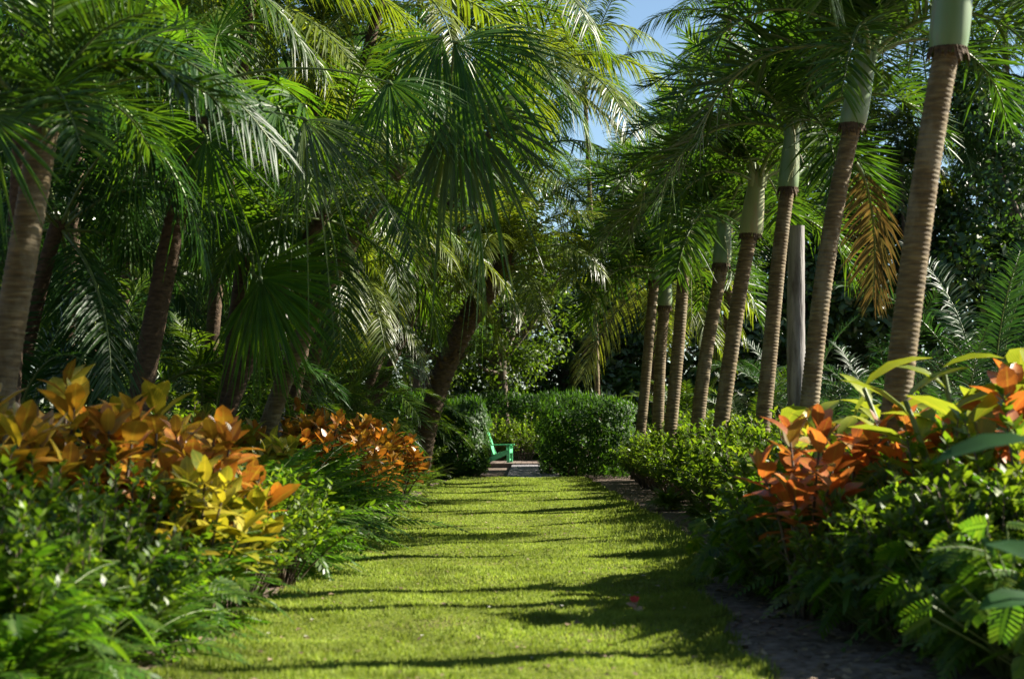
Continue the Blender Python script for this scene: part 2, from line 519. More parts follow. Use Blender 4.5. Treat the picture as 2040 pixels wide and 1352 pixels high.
# ------------------------------------------------------------------ chair (faces right, side-on)
def chair():
    root = empty('garden_chair', (-.97, 43.45, .117), 'green painted slatted wooden armchair standing on the deck between two hedges', 'chair', rz=R(-8), scale=.8)
    P = M['paint']
    # local x forward (right), y depth
    for s in (-.30, .30):
        mb = MB(); beam(mb, (.44, s, 0), (.44, s, .54), .035, .10, up=(1, 0, 0)); link('front_leg', mb.mesh('front_leg', [P]), root)
        mb = MB(); beam(mb, (-.28, s * .9, .045), (.44, s * .9, .36), .03, .13); link('side_rail', mb.mesh('side_rail', [P]), root)
        mb = MB()
        beam(mb, (-.22, s * 1.08, .555), (.54, s * 1.08, .565), .14, .026); arm = link('arm', mb.mesh('arm', [P]), root)
        mb = MB(); beam(mb, (.40, s * 1.13, .40), (.40, s * 1.13, .54), .09, .03, up=(1, 0, 0)); link('arm_bracket', mb.mesh('arm_bracket', [P]), arm)
    mb = MB()
    for k in range(6):
        t = k / 5
        x = -.02 + .47 * t
        beam(mb, (x, -.29, .255 + .155 * t), (x, .29, .255 + .155 * t), .082, .022, up=(-.33, 0, 1))
    beam(mb, (.475, -.29, .36), (.475, .29, .36), .022, .11)
    link('seat', mb.mesh('seat', [P]), root)
    mb = MB()
    for k in range(6):
        y = (-.25 + .1 * k)
        top = 1.0 - .1 * abs(k - 2.5) / 2.5
        beam(mb, (-.02, y, .2), (-.02 - .3 * top, y * 1.1, .2 + .88 * top), .022, .088, up=(0, 1, 0))
    beam(mb, (-.17, -.31, .53), (-.17, .31, .53), .03, .07)
    beam(mb, (-.09, -.29, .27), (-.09, .29, .27), .03, .07)
    link('backrest', mb.mesh('backrest', [P]), root)
    mb = MB(); beam(mb, (.42, -.285, .09), (.42, .285, .09), .03, .05); link('stretcher', mb.mesh('stretcher', [P]), root)


chair()


# ------------------------------------------------------------------ foliage kits
def pinnate_mb(L, a0, bend, n, ll, lw, droop, plum=.2, vee=.35, t0=.12, r0=.02, petm=1, seed=0, fwd=(.55, 1.3), power=1.2, noise=.07):
    rg = np.random.default_rng(seed)
    m = 26
    t = np.linspace(0, 1, m)
    ang = a0 - bend * t ** power
    ds = L / (m - 1)
    x = np.concatenate([[0], np.cumsum(np.cos(ang[:-1]) * ds)])
    z = np.concatenate([[0], np.cumsum(np.sin(ang[:-1]) * ds)])
    y = .05 * L * rg.normal() * t ** 2
    path = np.stack([x, y, z], -1)
    mb = MB()
    tube(mb, path, r0 * (1 - .85 * t) + .002, 5, petm)
    T = unit(np.gradient(path, axis=0))
    for s in (-1, 1):
        tt = np.clip(np.linspace(t0, .995, n) + rg.normal(0, .004, n), 0, 1)
        B = np.stack([np.interp(tt, t, path[:, k]) for k in range(3)], -1)
        Tt = unit(np.stack([np.interp(tt, t, T[:, k]) for k in range(3)], -1))
        Y = np.tile(np.array([0, s, 0.]), (n, 1))
        Nn = unit(np.cross(Tt, Y) * s)
        q = np.clip((tt - t0) / (1 - t0), 0, 1)
        fw = fwd[0] + (fwd[1] - fwd[0]) * q ** 1.5
        D = Tt * fw[:, None] + Y + Nn * (vee + plum * rg.normal(size=n))[:, None] + rg.normal(0, noise, (n, 3))
        prof = np.interp(q, [0, .12, .35, .7, 1], [.55, .85, 1, .85, .45])
        leng = ll * prof * rg.uniform(.9, 1.08, n)
        blades(mb, B, D, Nn + rg.normal(0, .25, (n, 3)), leng, lw * np.interp(q, [0, .3, 1], [.8, 1, .7]),
               PALMLET, droop=droop * rg.uniform(.7, 1.3, n), fold=.35)
    return mb


def fan_mb(hub, F_, N_, R_, span=R(290), n=40, droop=.22, start=(0, 0, 0), sag=.12, split=.38, seed=0, side=.25, r0=.014):
    """petiole from start to hub, pleated blade about hub: F_ = middle direction, N_ = upper face"""
    rg = np.random.default_rng(seed)
    hub, F_, N_ = (np.asarray(a, float) for a in (hub, F_, N_))
    start = np.asarray(start, float)
    F_ = unit(F_); S = unit(np.cross(F_, N_)); N_ = np.cross(S, F_)
    mb, bl = MB(), MB()
    t = np.linspace(0, 1, 14)[:, None]
    ln = np.linalg.norm(hub - start)
    mid = (start + hub) / 2 + np.array([0, 0, sag * ln * 1.6])
    path = (1 - t) ** 2 * start + 2 * t * (1 - t) * mid + t ** 2 * hub
    tube(mb, path, r0 * (1.5 - .6 * t[:, 0]), 6, 0, flat=.7)
    th = np.linspace(-span / 2, span / 2, n) + rg.normal(0, .01, n)
    d = np.cos(th)[:, None] * F_ + np.sin(th)[:, None] * S
    d = d - N_ * (side * np.abs(np.sin(th / 2)) ** 2)[:, None]
    d = d + N_ * rg.normal(0, .045, (n, 1))
    droop = droop * np.where(rg.random(n) < .14, rg.uniform(1.8, 3.2, n), 1.0)
    leng = R_ * np.where(rg.random(n) < .08, .7, 1.0) * (.72 + .28 * np.cos(th / 2.2)) * rg.uniform(.94, 1.04, n)
    wmax = 2 * np.tan(span / n / 2) * split * R_ * 1.08
    prof = [(0, .03), (split * .5, .5), (split, 1), (split + (1 - split) * .45, .62), (.93, .22), (1, .04)]
    blades(bl, np.tile(hub, (n, 1)), d, np.tile(N_, (n, 1)) + rg.normal(0, .04, (n, 3)), leng, wmax, prof,
           droop=droop * rg.uniform(.7, 1.35, n), fold=.42, smooth=False)
    # small pale hastula where the petiole meets the blade
    tube(mb, np.array([hub - F_ * .03, hub, hub + F_ * .06]) + N_ * .006, [.012, .022, .004], 6, 0)
    return mb, bl


def fan_proto(a0, petL, R_, tilt, seed, droop):
    c, s = math.cos(a0), math.sin(a0)
    hub = np.array([c * petL, 0, s * petL - .04])
    b = a0 - tilt
    Fv = np.array([math.cos(b), 0, math.sin(b)])
    Nv = np.array([-math.sin(b), 0, math.cos(b)])
    return fan_mb(hub, Fv, Nv, R_, seed=seed, droop=droop, sag=.08)


def protos(kind, mats, specs):
    out = []
    for k, sp in enumerate(specs):
        row_ = []
        for j in range(2):
            mb = sp(2 * k + j)
            if isinstance(mb, tuple):                   # fan leaf: petiole with a blade of its own
                row_.append((mb[0].mesh(kind + '_petiole', mats[1:]), mb[1].mesh(kind + '_blade', mats[:1])))
            else:
                row_.append(mb.mesh(kind + '_frond', mats))
        out.append(row_)
    return out


def adonidia_specs(n=60, ll=.66, lw=.042):
    A = [(84, 62), (74, 85), (64, 100), (54, 112), (44, 118), (26, 112)]
    return [(lambda s, a=a, b=b: pinnate_mb(1.95, R(a), R(b), n, ll, lw, .16, plum=.42, vee=.5, seed=s + 10, r0=.024, fwd=(.5, 1.2), power=1.05)) for a, b in A]


def coco_specs(L=2.9, n=56, ll=.72, lw=.042, droop=.55, base=100):
    A = [(80, 60), (62, 85), (44, 95), (24, 90), (2, 75), (-22, 55)]
    return [(lambda s, a=a, b=b: pinnate_mb(L, R(a), R(b), n, ll, lw, droop, plum=.14, vee=.12, seed=s + base, r0=.026, fwd=(.45, 1.1))) for a, b in A]


def areca_specs():
    A = [(84, 45), (74, 70), (62, 90), (48, 100), (32, 95)]
    return [(lambda s, a=a, b=b: pinnate_mb(2.7, R(a), R(b), 44, .52, .034, .3, plum=.2, vee=.35, seed=s + 200, r0=.016, t0=.28, fwd=(.6, 1.3), power=1.6)) for a, b in A]


def fan_specs():
    A = [(78, 35, .12), (58, 50, .18), (38, 62, .25), (16, 70, .32), (-8, 70, .4), (-32, 52, .45)]
    return [(lambda s, a=a, b=b, d=d: fan_proto(R(a), .95, .78, R(b), s + 300, d)) for a, b, d in A]


PR = {}
PR['adonidia'] = protos('adonidia', [M['palm_row'], M['petiole']], adonidia_specs())
PR['coco'] = protos('coco', [M['palm'], M['petiole']], coco_specs())
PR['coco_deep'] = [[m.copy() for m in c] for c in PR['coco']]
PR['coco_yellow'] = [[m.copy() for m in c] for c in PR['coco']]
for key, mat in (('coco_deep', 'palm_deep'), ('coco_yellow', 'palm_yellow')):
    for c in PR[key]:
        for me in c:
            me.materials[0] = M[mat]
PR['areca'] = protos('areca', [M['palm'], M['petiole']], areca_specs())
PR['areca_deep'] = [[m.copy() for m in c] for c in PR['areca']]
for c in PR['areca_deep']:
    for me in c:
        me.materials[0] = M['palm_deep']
PR['fan'] = protos('fan', [M['fan'], M['petiole']], fan_specs())


def frond(me, parent, loc, rot, scale):
    if isinstance(me, tuple):
        o = link('frond', me[0], parent, loc, rot, scale)
        link('blade', me[1], o)
    else:
        o = link('frond', me, parent, loc, rot, scale)
    return o


def trunk_mb(base, top, r0, r1, ring=.05, bow=0.0, sides=18, amp=.06, flare=.35, boots=False, seed=0):
    rg = np.random.default_rng(seed)
    base, top = np.asarray(base, float), np.asarray(top, float)
    H = np.linalg.norm(top - base)
    per = 4
    m = int(max(16, H / ring * per)) + 1
    t = np.linspace(0, 1, m)
    hor = (top - base) * np.array([1, 1, 0])
    path = base + (top - base) * t[:, None] + hor * (bow * 4 * t * (1 - t))[:, None]
    path[:, :2] += (.012 * np.sin(t * 7 + rg.random() * 6))[:, None]
    ph = np.arange(m) % per
    saw = np.array([0.0, .25, .6, 1.0])[ph]
    jit = np.repeat(rg.uniform(.5, 1.3, m // per + 1), per)[:m]
    rad = (r0 + (r1 - r0) * t) * (1 + flare * np.exp(-t * H / .25)) * (1 + amp * (saw - .5) * jit)
    mb = MB()
    tube(mb, path, rad, sides, 0, cap=True)
    if boots:
        n = 90
        tt = rg.uniform(.45, 1, n)
        a = rg.random(n) * 2 * np.pi
        B = base + (top - base) * tt[:, None] + hor * (bow * 4 * tt * (1 - tt))[:, None]
        o = np.stack([np.cos(a), np.sin(a), np.zeros(n)], -1)
        B = B + o * (r0 * .8)
        blades(mb, B, o * .7 + np.array([0, 0, 1.0]), o, rg.uniform(.18, .4, n), .12, [(0, 1), (.4, .7), (1, .35)], fold=-.4, curl=-.3)
    return mb


def palm(name, label, group, base, top, r0, r1, kind, n, seed, mat='trunk', shaft=None, scale=1.0, classes=None, ring=.05, bow=0., spin=None, amp=.06, skip=(), boots=False, tiltj=.09, shaftmat='shaft'):
    rg = np.random.default_rng(seed)
    base, top = np.asarray(base, float), np.asarray(top, float)
    root = empty(name, base, label, 'palm', group)
    link('trunk', trunk_mb((0, 0, -.1), top - base, r0, r1, ring, bow, amp=amp, boots=boots, seed=seed).mesh('trunk', [M[mat]]), root)
    c = top - base
    if shaft:
        dx, h, rs = shaft                               # lean, height, radius
        t = np.linspace(0, 1, 22)
        path = c + np.stack([dx * t, 0 * t, h * t], -1)
        path[0, 2] -= .02
        rad = rs * np.interp(t, [0, .03, .12, .35, .7, 1], [.93, 1.06, 1.12, 1.05, .85, .6])
        mb = MB()
        tube(mb, path, rad, 16, 0)
        for k in range(5):                              # split sheath bases rising out of it
            a = k * 2.4 + seed
            o = np.array([math.cos(a), math.sin(a), 0])
            p0 = path[-6] + o * rs * .55
            tube(mb, [p0, path[-1] + o * rs * .75 + (0, 0, .05), path[-1] + o * rs * 1.5 + (0, 0, .28)], [rs * .42, rs * .3, rs * .14], 6, 0)
        a = np.linspace(0, 2 * np.pi, 26, endpoint=False) + rg.normal(0, .06, 26)
        o = np.stack([np.cos(a), np.sin(a), 0 * a], -1)     # torn fibrous lower rim of the sheath
        blades(mb, path[0] + o * rs * 1.0 + np.array([0, 0, .05]), o * .25 - np.array([0, 0, 1.0]), o, rg.uniform(.05, .17, 26), .045, [(0, 1), (.5, .8), (1, .15)], fold=.2, mat=1)
        link('crownshaft', mb.mesh('crownshaft', [M[shaftmat], M['trunk_dark']]), root)
        c = path[-2]
    P_ = PR[kind]
    k0, k1 = classes or (0, len(P_))
    spin = rg.random() * 6.28 if spin is None else spin
    for i in range(n):
        q = min(.999, (i + .5) / n + rg.normal(0, .04))
        cl = P_[int(k0 + max(0, q) * (k1 - k0))]
        az = spin + i * 2.39996 + rg.normal(0, .15)
        if any(abs((az - a + math.pi) % (2 * math.pi) - math.pi) < w for a, w in skip):
            continue
        me = cl[int(rg.integers(0, 2))]
        frond(me, root, c + np.array([math.cos(az), math.sin(az), 0]) * .05 + np.array([0, 0, -.12 * q]),
             (rg.normal(0, .12), rg.normal(0, tiltj), az), scale * rg.uniform(.88, 1.1))
    root['_crown'] = list(map(float, c))
    return root


def hero_fan(root, base, hub_px, hub_Y, tip_px, tip_Y, R_, start, up=(0, 0, 1), mat='fan', sag=.1, **kw):
    hub = P3(*hub_px, hub_Y) - base
    tip = P3(*tip_px, tip_Y) - base
    mb = fan_mb(hub, tip - hub, up, R_, start=np.asarray(start) - base, sag=sag, **kw)
    frond((mb[0].mesh('frond', [M['petiole']]), mb[1].mesh('blade', [M[mat]])), root, (0, 0, 0), (0, 0, 0), 1.0)


# ------------------------------------------------------------------ right-hand row of ringed palms
ROW = 'ringed palms in the row behind the shrubs'
rows = [  # base px x at y, top px, Y, r0, r1, shaft(dx,h,r), n, scale, label
    ((1803, 760), (1888, 105), 12.1, .108, .09, (.15, 1.7, .13), 13, 1.1, 'shaft', 'thickest ringed palm trunk, its green crownshaft cut by the top edge'),
    ((1632, 750), (1697, 252), 17.9, .105, .092, (.19, .88, .128), 16, 1.1, 'shaft', 'leaning ringed palm beside the brown hanging dead frond'),
    ((1525, 815), (1570, 378), 20.6, .105, .085, (.06, .86, .112), 16, 1.1, 'shaft', 'ringed palm with bluish green crownshaft just before the bare grey trunk'),
    ((1447, 825), (1495, 470), 23.0, .11, .10, (.10, .86, .145), 14, 1.05, 'shaft_pale', 'ringed palm with a bulging, peeling yellowish crownshaft'),
    ((1397, 825), (1437, 528), 26.5, .115, .10, (.06, .78, .13), 16, 1.2, 'shaft', 'ringed palm with short olive crownshaft beside the bulging one'),
    ((1338, 850), (1365, 520), 28.5, .115, .10, (.08, .9, .10), 14, 1.05, 'shaft_pale', 'ringed palm with pale thin stalk hanging along its dark trunk'),
    ((1311, 850), (1324, 612), 32.0, .11, .105, (.03, .75, .125), 16, 1.25, 'shaft', 'ringed palm with a low dull green crownshaft near the hedge'),
    ((1278, 850), (1305, 560), 35.0, .11, .10, (.04, .8, .11), 16, 1.25, 'shaft', 'slim ringed palm farthest along the row, next to the hedge'),
]
RP = []
for i, (x, y, h, lab) in enumerate([(3.05, 9.9, 5.2, 'added ringed palm just outside the view beside the soil path, for its shadow on the lawn'), (4.2, 13.9, 5.4, 'added ringed palm just outside the view behind the red crotons, for its shadow on the lawn'),  # out-of-view palms added to cast shadow bands across the lawn
                                    (5.2, 17.0, 5.6, 'added ringed palm just outside the view beyond the thickest trunk, for its shadow on the lawn'), (6.0, 19.8, 5.8, 'tallest added ringed palm just outside the right of the view, for its shadow on the lawn')]):
    palm('ringed_palm', lab, ROW, (x, y, 0), (x + .25, y, h), .13, .11, 'adonidia', 11, 140 + i, shaft=(.08, .9, .125), scale=.85, bow=-.12)
for i, (b, t, Y, r0, r1, sh, n, sc, sm, lab) in enumerate(rows):
    bp, tp = P3(*b, Y), P3(*t, Y)
    d = (tp - bp) / (tp[2] - bp[2])
    base = bp + d * (0 - bp[2])
    RP.append(palm('ringed_palm', lab, ROW, base, tp, r0, r1, 'adonidia', n, 40 + i, shaft=sh, scale=sc, ring=(.034, .044, .038, .052, .042, .05, .046, .055)[i], bow=(-.12, -.16, -.08, -.14, -.10, -.05, -.13, -.06)[i], amp=(.06, .085, .07, .1, .065, .09, .08, .08)[i], shaftmat=sm))
# pale stalks left hanging below some crowns
for k, (px, py0, py1) in ((5, (1376, 415, 650)), (4, (1449, 470, 560)), (2, (1583, 235, 330))):
    Yk = rows[k][2] - .16
    q = np.array([P3(px - 6, py0, Yk), P3(px, (py0 * 2 + py1) / 3, Yk), P3(px + 2, py1, Yk)]) - np.array(RP[k].location)
    mb = MB()
    tube(mb, q, [.012, .009, .005], 5)
    for j in range(5):
        tube(mb, [q[2] + (0, 0, .05 * j), q[2] + (.03 * (j - 2), -.02, .05 * j - .08), q[2] + (.05 * (j - 2), -.03, .05 * j - .2)], [.005, .004, .003], 4)
    link('flower_stalk', mb.mesh('flower_stalk', [M['shaft_pale']]), RP[k])
# extra hero fronds: the bright arching one left of the fourth palm, the dead brown one by the second
me = pinnate_mb(2.0, R(35), R(120), 48, .55, .045, .12, plum=.3, vee=.3, seed=77, r0=.024).mesh('frond', [M['palm_yellow'], M['petiole']])
link('frond', me, RP[3], Vector(RP[3]['_crown']) + Vector((0, 0, .1)), (0, 0, R(186)), 1.0)
me = pinnate_mb(1.75, R(-22), R(66), 64, .46, .036, .55, plum=.45, vee=.0, seed=78, r0=.022, power=.6, noise=.16).mesh('frond', [M['palm_dead'], M['petiole']])
dead = link('dead_frond', me, RP[1], Vector(RP[1]['_crown']) + Vector((-.12, .12, -1.2)), (R(12), 0, R(48)), .95)
dead['label'] = 'brown dead frond hanging from the palm'

# bare grey trunk between the palms
bp, tp = P3(1590, 780, 24.0), P3(1585, 450, 24.0)
base = np.array([bp[0], 24.0, 0])
root = empty('bare_trunk', base, 'bare weathered grey palm trunk without a crown among the ringed palms', 'dead trunk')
link('trunk', trunk_mb((0, 0, -.1), tp - base, .15, .115, .3, amp=.03, seed=3).mesh('trunk', [M['trunk_grey']]), root)

# ------------------------------------------------------------------ left-hand palms
LG = 'palms behind the croton border'


def lpalm(label, b, t, Y, r0, r1, kind, n, seed, grp=LG, name='palm_tree', **kw):
    bp, tp = P3(*b, Y), P3(*t, Y)
    d = (tp - bp) / (tp[2] - bp[2])
    base = bp - d * bp[2]
    base[2] = 0
    return palm(name, label, grp, base, tp, r0, r1, kind, n, seed, **kw), base, tp


def arch_frond(root, az, a0, bend, L, mat='palm', seed=1, ll=.6, lw=.05, droop=.2, dz=0., **kw):
    me = pinnate_mb(L, R(a0), R(bend), 40, ll, lw, droop, seed=seed, r0=.022, **kw).mesh('frond', [M[mat], M['petiole']])
    c = root['_crown']
    link('frond', me, root, (c[0], c[1], c[2] + dz), (0, 0, R(az)))


for az_, a_, sd_ in ((-25, 38, 21), (12, 48, 23)):
    arch_frond(RP[0], az_, a_, 112, 2.15, 'palm', sd_, .7, .045, .18, vee=.3)
p1, b1, t1 = lpalm('stout brown ringed palm trunk cut by the left edge behind yellow crotons', (22, 760), (88, 250), 11.5, .112, .098, 'adonidia', 12, 61,
                   ring=.05, bow=-.15, amp=.05, scale=.72, classes=(0, 5), tiltj=.2)
hero_fan(p1, b1, (-30, 225), 10.6, (20, 330), 10.4, .75, t1, up=(-.3, -.85, .3), mat='fan', sag=.08, seed=31, span=R(150), droop=.15, split=.5)
arch_frond(p1, -14, 62, 128, 1.35, 'palm', 5, .36, .05, .05, vee=-.1, t0=.3)
p2, b2, t2 = lpalm('dark trunked fan palm with a long curved leaf stalk reaching over the border', (303, 770), (402, 235), 16.6, .125, .10, 'fan', 13, 62,
                   mat='trunk_dark', ring=.06, bow=-.15, amp=.04, name='fan_palm', scale=.95)
hero_fan(p2, b2, (605, 238), 15.6, (790, 315), 15.2, 1.1, t2, up=(.2, -.7, .65), mat='fan_grey', sag=.06, seed=1, span=R(130), droop=.45)
hero_fan(p2, b2, (775, 165), 16.0, (880, 235), 15.6, .95, t2 + np.array([0, 0, .3]), up=(.1, -.7, .6), sag=.1, seed=2, span=R(170), droop=.35)
p3, b3, t3 = lpalm('fan palm with large silvery pleated fans leaning over the lawn', (612, 780), (800, 330), 19.0, .11, .09, 'fan', 10, 63,
                   mat='trunk', ring=.07, bow=-.2, name='fan_palm')
hero_fan(p3, b3, (905, 222), 17.4, (1050, 345), 17.0, 1.2, P3(868, 390, 18.0), up=(.15, -.9, .3), mat='fan_grey', sag=-.02, seed=3, span=R(165), droop=.34, r0=.02, split=.55)
hero_fan(p3, b3, (905, 85), 17.2, (1150, 125), 16.8, 1.4, P3(880, 330, 18.0), up=(0, -.75, .6), mat='fan', sag=-.02, seed=4, span=R(135), droop=.42, r0=.02, split=.55)
hero_fan(p3, b3, (880, 75), 17.4, (720, 150), 17.2, 1.15, P3(860, 300, 18.0), up=(-.1, -.7, .6), mat='fan', sag=-.02, seed=14, span=R(150), droop=.3, r0=.018)
p4, b4, t4 = lpalm('slender fan palm with bright backlit green fans above orange crotons', (455, 760), (492, 470), 18.2, .085, .075, 'fan', 9, 64,
                   mat='trunk_dark', ring=.06, name='fan_palm', scale=.85, classes=(0, 5))
hero_fan(p4, b4, (425, 425), 17.2, (475, 560), 17.0, .8, t4, up=(-.5, -.8, .35), mat='fan', sag=.05, seed=5, span=R(150), droop=.08, side=0, split=.6)
hero_fan(p4, b4, (505, 545), 16.6, (640, 660), 16.4, 1.05, t4, up=(-.5, -.8, .2), mat='fan', sag=.1, seed=6, span=R(150), droop=.18, split=.55)
hero_fan(p4, b4, (520, 555), 16.2, (600, 760), 16.0, .95, t4, up=(-.45, -.8, .2), mat='fan', sag=.12, seed=7, span=R(150), droop=.2, split=.5)
p5, b5, t5 = lpalm('thin grey stemmed palm behind the yellow crotons', (556, 790), (575, 420), 24.0, .09, .08, 'coco_yellow', 12, 65, mat='trunk_grey', scale=.75)
p6, b6, t6 = lpalm('dark shaggy palm trunk leaning steeply beside the clipped hedge', (862, 905), (1012, 520), 31.0, .165, .22, 'coco_yellow', 22, 66,
                   mat='trunk_dark', ring=.12, bow=-.25, amp=.12, boots=True, name='leaning_palm', classes=(0, 5), scale=.72)

# taller and deeper palms that fill the canopy
BG = 'palms massed deeper in the garden'
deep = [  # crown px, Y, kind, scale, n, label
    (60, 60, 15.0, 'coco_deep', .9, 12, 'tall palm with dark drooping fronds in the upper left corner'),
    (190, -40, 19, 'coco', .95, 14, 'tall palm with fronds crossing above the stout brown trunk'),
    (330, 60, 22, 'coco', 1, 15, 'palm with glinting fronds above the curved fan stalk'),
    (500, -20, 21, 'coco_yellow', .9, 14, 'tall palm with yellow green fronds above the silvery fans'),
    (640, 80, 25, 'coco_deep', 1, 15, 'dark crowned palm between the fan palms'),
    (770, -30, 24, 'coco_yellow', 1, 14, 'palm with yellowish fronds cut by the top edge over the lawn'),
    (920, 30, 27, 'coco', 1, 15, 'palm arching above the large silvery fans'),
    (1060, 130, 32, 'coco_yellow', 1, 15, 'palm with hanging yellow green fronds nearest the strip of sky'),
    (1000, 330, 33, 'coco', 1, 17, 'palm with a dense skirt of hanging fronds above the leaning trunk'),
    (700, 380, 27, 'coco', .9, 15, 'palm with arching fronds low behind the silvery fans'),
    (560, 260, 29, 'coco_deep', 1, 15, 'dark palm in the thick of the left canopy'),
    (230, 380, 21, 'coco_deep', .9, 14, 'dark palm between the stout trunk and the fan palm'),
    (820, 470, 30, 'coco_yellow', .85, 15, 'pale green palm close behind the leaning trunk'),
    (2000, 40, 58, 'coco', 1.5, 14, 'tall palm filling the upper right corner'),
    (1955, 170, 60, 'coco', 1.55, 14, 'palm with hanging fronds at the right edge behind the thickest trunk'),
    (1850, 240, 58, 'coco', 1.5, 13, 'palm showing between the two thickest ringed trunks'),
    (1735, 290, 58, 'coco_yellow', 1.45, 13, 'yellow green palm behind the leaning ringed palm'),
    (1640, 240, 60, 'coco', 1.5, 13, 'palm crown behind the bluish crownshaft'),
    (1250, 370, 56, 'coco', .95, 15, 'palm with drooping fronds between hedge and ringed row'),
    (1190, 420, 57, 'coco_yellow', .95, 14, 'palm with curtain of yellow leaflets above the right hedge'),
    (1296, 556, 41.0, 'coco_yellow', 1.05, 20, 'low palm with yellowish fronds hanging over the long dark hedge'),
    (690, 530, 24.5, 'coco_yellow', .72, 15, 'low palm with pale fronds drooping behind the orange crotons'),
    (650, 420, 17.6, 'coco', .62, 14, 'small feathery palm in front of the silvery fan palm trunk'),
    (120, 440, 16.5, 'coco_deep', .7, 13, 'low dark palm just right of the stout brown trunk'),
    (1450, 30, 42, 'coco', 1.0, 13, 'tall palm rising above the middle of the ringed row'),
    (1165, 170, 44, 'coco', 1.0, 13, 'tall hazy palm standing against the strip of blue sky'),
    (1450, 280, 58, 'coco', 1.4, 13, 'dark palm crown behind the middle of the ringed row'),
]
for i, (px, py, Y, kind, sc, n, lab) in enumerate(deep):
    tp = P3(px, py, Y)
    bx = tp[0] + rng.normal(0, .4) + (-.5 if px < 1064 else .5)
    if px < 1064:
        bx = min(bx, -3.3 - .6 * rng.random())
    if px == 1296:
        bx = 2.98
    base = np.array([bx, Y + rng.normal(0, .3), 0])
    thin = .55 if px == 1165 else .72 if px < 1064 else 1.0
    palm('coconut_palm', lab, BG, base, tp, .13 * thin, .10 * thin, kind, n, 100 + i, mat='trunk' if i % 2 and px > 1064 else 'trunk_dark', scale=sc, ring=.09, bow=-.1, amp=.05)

# clumping areca palms as understorey
AG = 'clumping palms under the canopy'
arecas = [(-5.0, 19, 1.0, 0, 'fountain shaped clump palm behind the stout brown trunk'), (-5.6, 23.5, 1.05, 1, 'dark clump palm behind the dark fan palm trunk'),
          (-4.1, 21.5, .8, 0, 'clump palm right of the dark fan palm trunk'), (-4.6, 27, 1.05, 0, 'clump palm behind the slender fan palm'),
          (-3.6, 29.5, .9, 0, 'clump palm behind the thin grey stem'), (-6.8, 28, 1.2, 1, 'tall dark clump palm deep in the left planting'),
          (-3.4, 34, .9, 0, 'clump palm above the left clipped hedge'), (-5.6, 36, 1.2, 1, 'dark clump palm farthest back on the left'),
          (-3.7, 25.2, .8, 0, 'clump palm with fronds drooping behind the orange crotons'),
          (-5.2, 16.5, .8, 1, 'dark clump palm between the stout trunk and the dark fan palm'),
          (4.4, 24, .5, 1, 'dark clump palm behind the two thickest ringed trunks'), (7.6, 37, 1.0, 1, 'shaded clump palm at the right edge of the garden'),
          (4.6, 36.5, .65, 0, 'clump palm seen between leaning palm and bare grey trunk'), (3.6, 39, .6, 0, 'clump palm behind the middle of the ringed row'),
          (9.6, 36, 1.4, 1, 'tall shaded clump palm filling the far right'), (6.0, 39, .9, 1, 'deep clump palm behind the bare grey trunk'),
          (5.6, 22.5, .6, 1, 'small shaded clump palm right of the thickest trunk')]
for i, (x, y, sc, dk, lab) in enumerate(arecas):
    rg = np.random.default_rng(500 + i)
    root = empty('areca_palm', (x, y, 0), lab, 'palm', AG)
    mb = MB()
    for k in range(6):
        a = k * 1.05 + rg.random()
        o = np.array([math.cos(a), math.sin(a), 0]) * .16
        h = rg.uniform(.5, 1.3) * sc
        tube(mb, [o * .6 + (0, 0, -.05), o * 1.2 + (0, 0, h * .5), o * 2 + (0, 0, h)], [.04, .035, .03], 6)
    link('cane_stem', mb.mesh('cane_stem', [M['petiole']]), root)
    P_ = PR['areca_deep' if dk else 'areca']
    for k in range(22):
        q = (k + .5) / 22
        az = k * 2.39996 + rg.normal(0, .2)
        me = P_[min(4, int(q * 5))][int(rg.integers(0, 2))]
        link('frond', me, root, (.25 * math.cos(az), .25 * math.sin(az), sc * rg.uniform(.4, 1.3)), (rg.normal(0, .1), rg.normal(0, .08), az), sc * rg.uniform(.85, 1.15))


# ------------------------------------------------------------------ broadleaf trees and far wood
def scatter_leaves(mb, C, rad, n, size, rg, flatten=.8, up=.6):
    k = len(C)
    ci = rg.integers(0, k, n)
    d = unit(rg.normal(size=(n, 3)))
    rr = rad[ci] * rg.random(n) ** .45
    P = C[ci] + d * rr[:, None] * np.array([1, 1, flatten])
    N = unit(d + np.array([0, 0, up]) + rg.normal(0, .5, (n, 3)))
    D = unit(np.cross(N, rg.normal(size=(n, 3))))
    L = size * rg.uniform(.6, 1.3, n)
    blades(mb, P, D, N, L, L * rg.uniform(.4, .6, n), LEAF3, curl=.12, fold=.2, three=False)


def tree_meshes(seed, n_leaves=9500, mat='tree', size=.17):
    rg = np.random.default_rng(seed)
    mb = MB()
    t = np.linspace(0, 1, 12)[:, None]
    tube(mb, np.concatenate([.2 * np.sin(t * 3), .15 * np.sin(t * 4), t * 4.2 - .1], 1), .2 * (1 - .45 * t[:, 0]) * (1 + .6 * np.exp(-t[:, 0] * 12)), 10)
    n = 34
    d = unit(rg.normal(size=(n, 3)))
    C = d * (rg.random(n) ** .4)[:, None] * np.array([2.5, 2.5, 2.9]) + np.array([0, 0, 4.6])
    C[:, 2] = np.maximum(C[:, 2], 1.2)
    for c in C[:14]:
        s = np.array([.15, .1, rg.uniform(2.2, 4.0)])
        mid = (s + c) / 2 + rg.normal(0, .25, 3)
        q = np.linspace(0, 1, 7)[:, None]
        tube(mb, (1 - q) ** 2 * s + 2 * q * (1 - q) * mid + q ** 2 * c, np.linspace(.08, .02, 7), 6)
    trunk = mb.mesh('trunk', [M['bark']])
    mb = MB()
    scatter_leaves(mb, C, rg.uniform(.5, 1.05, n), n_leaves, size, rg)
    return trunk, mb.mesh('crown', [M[mat]])


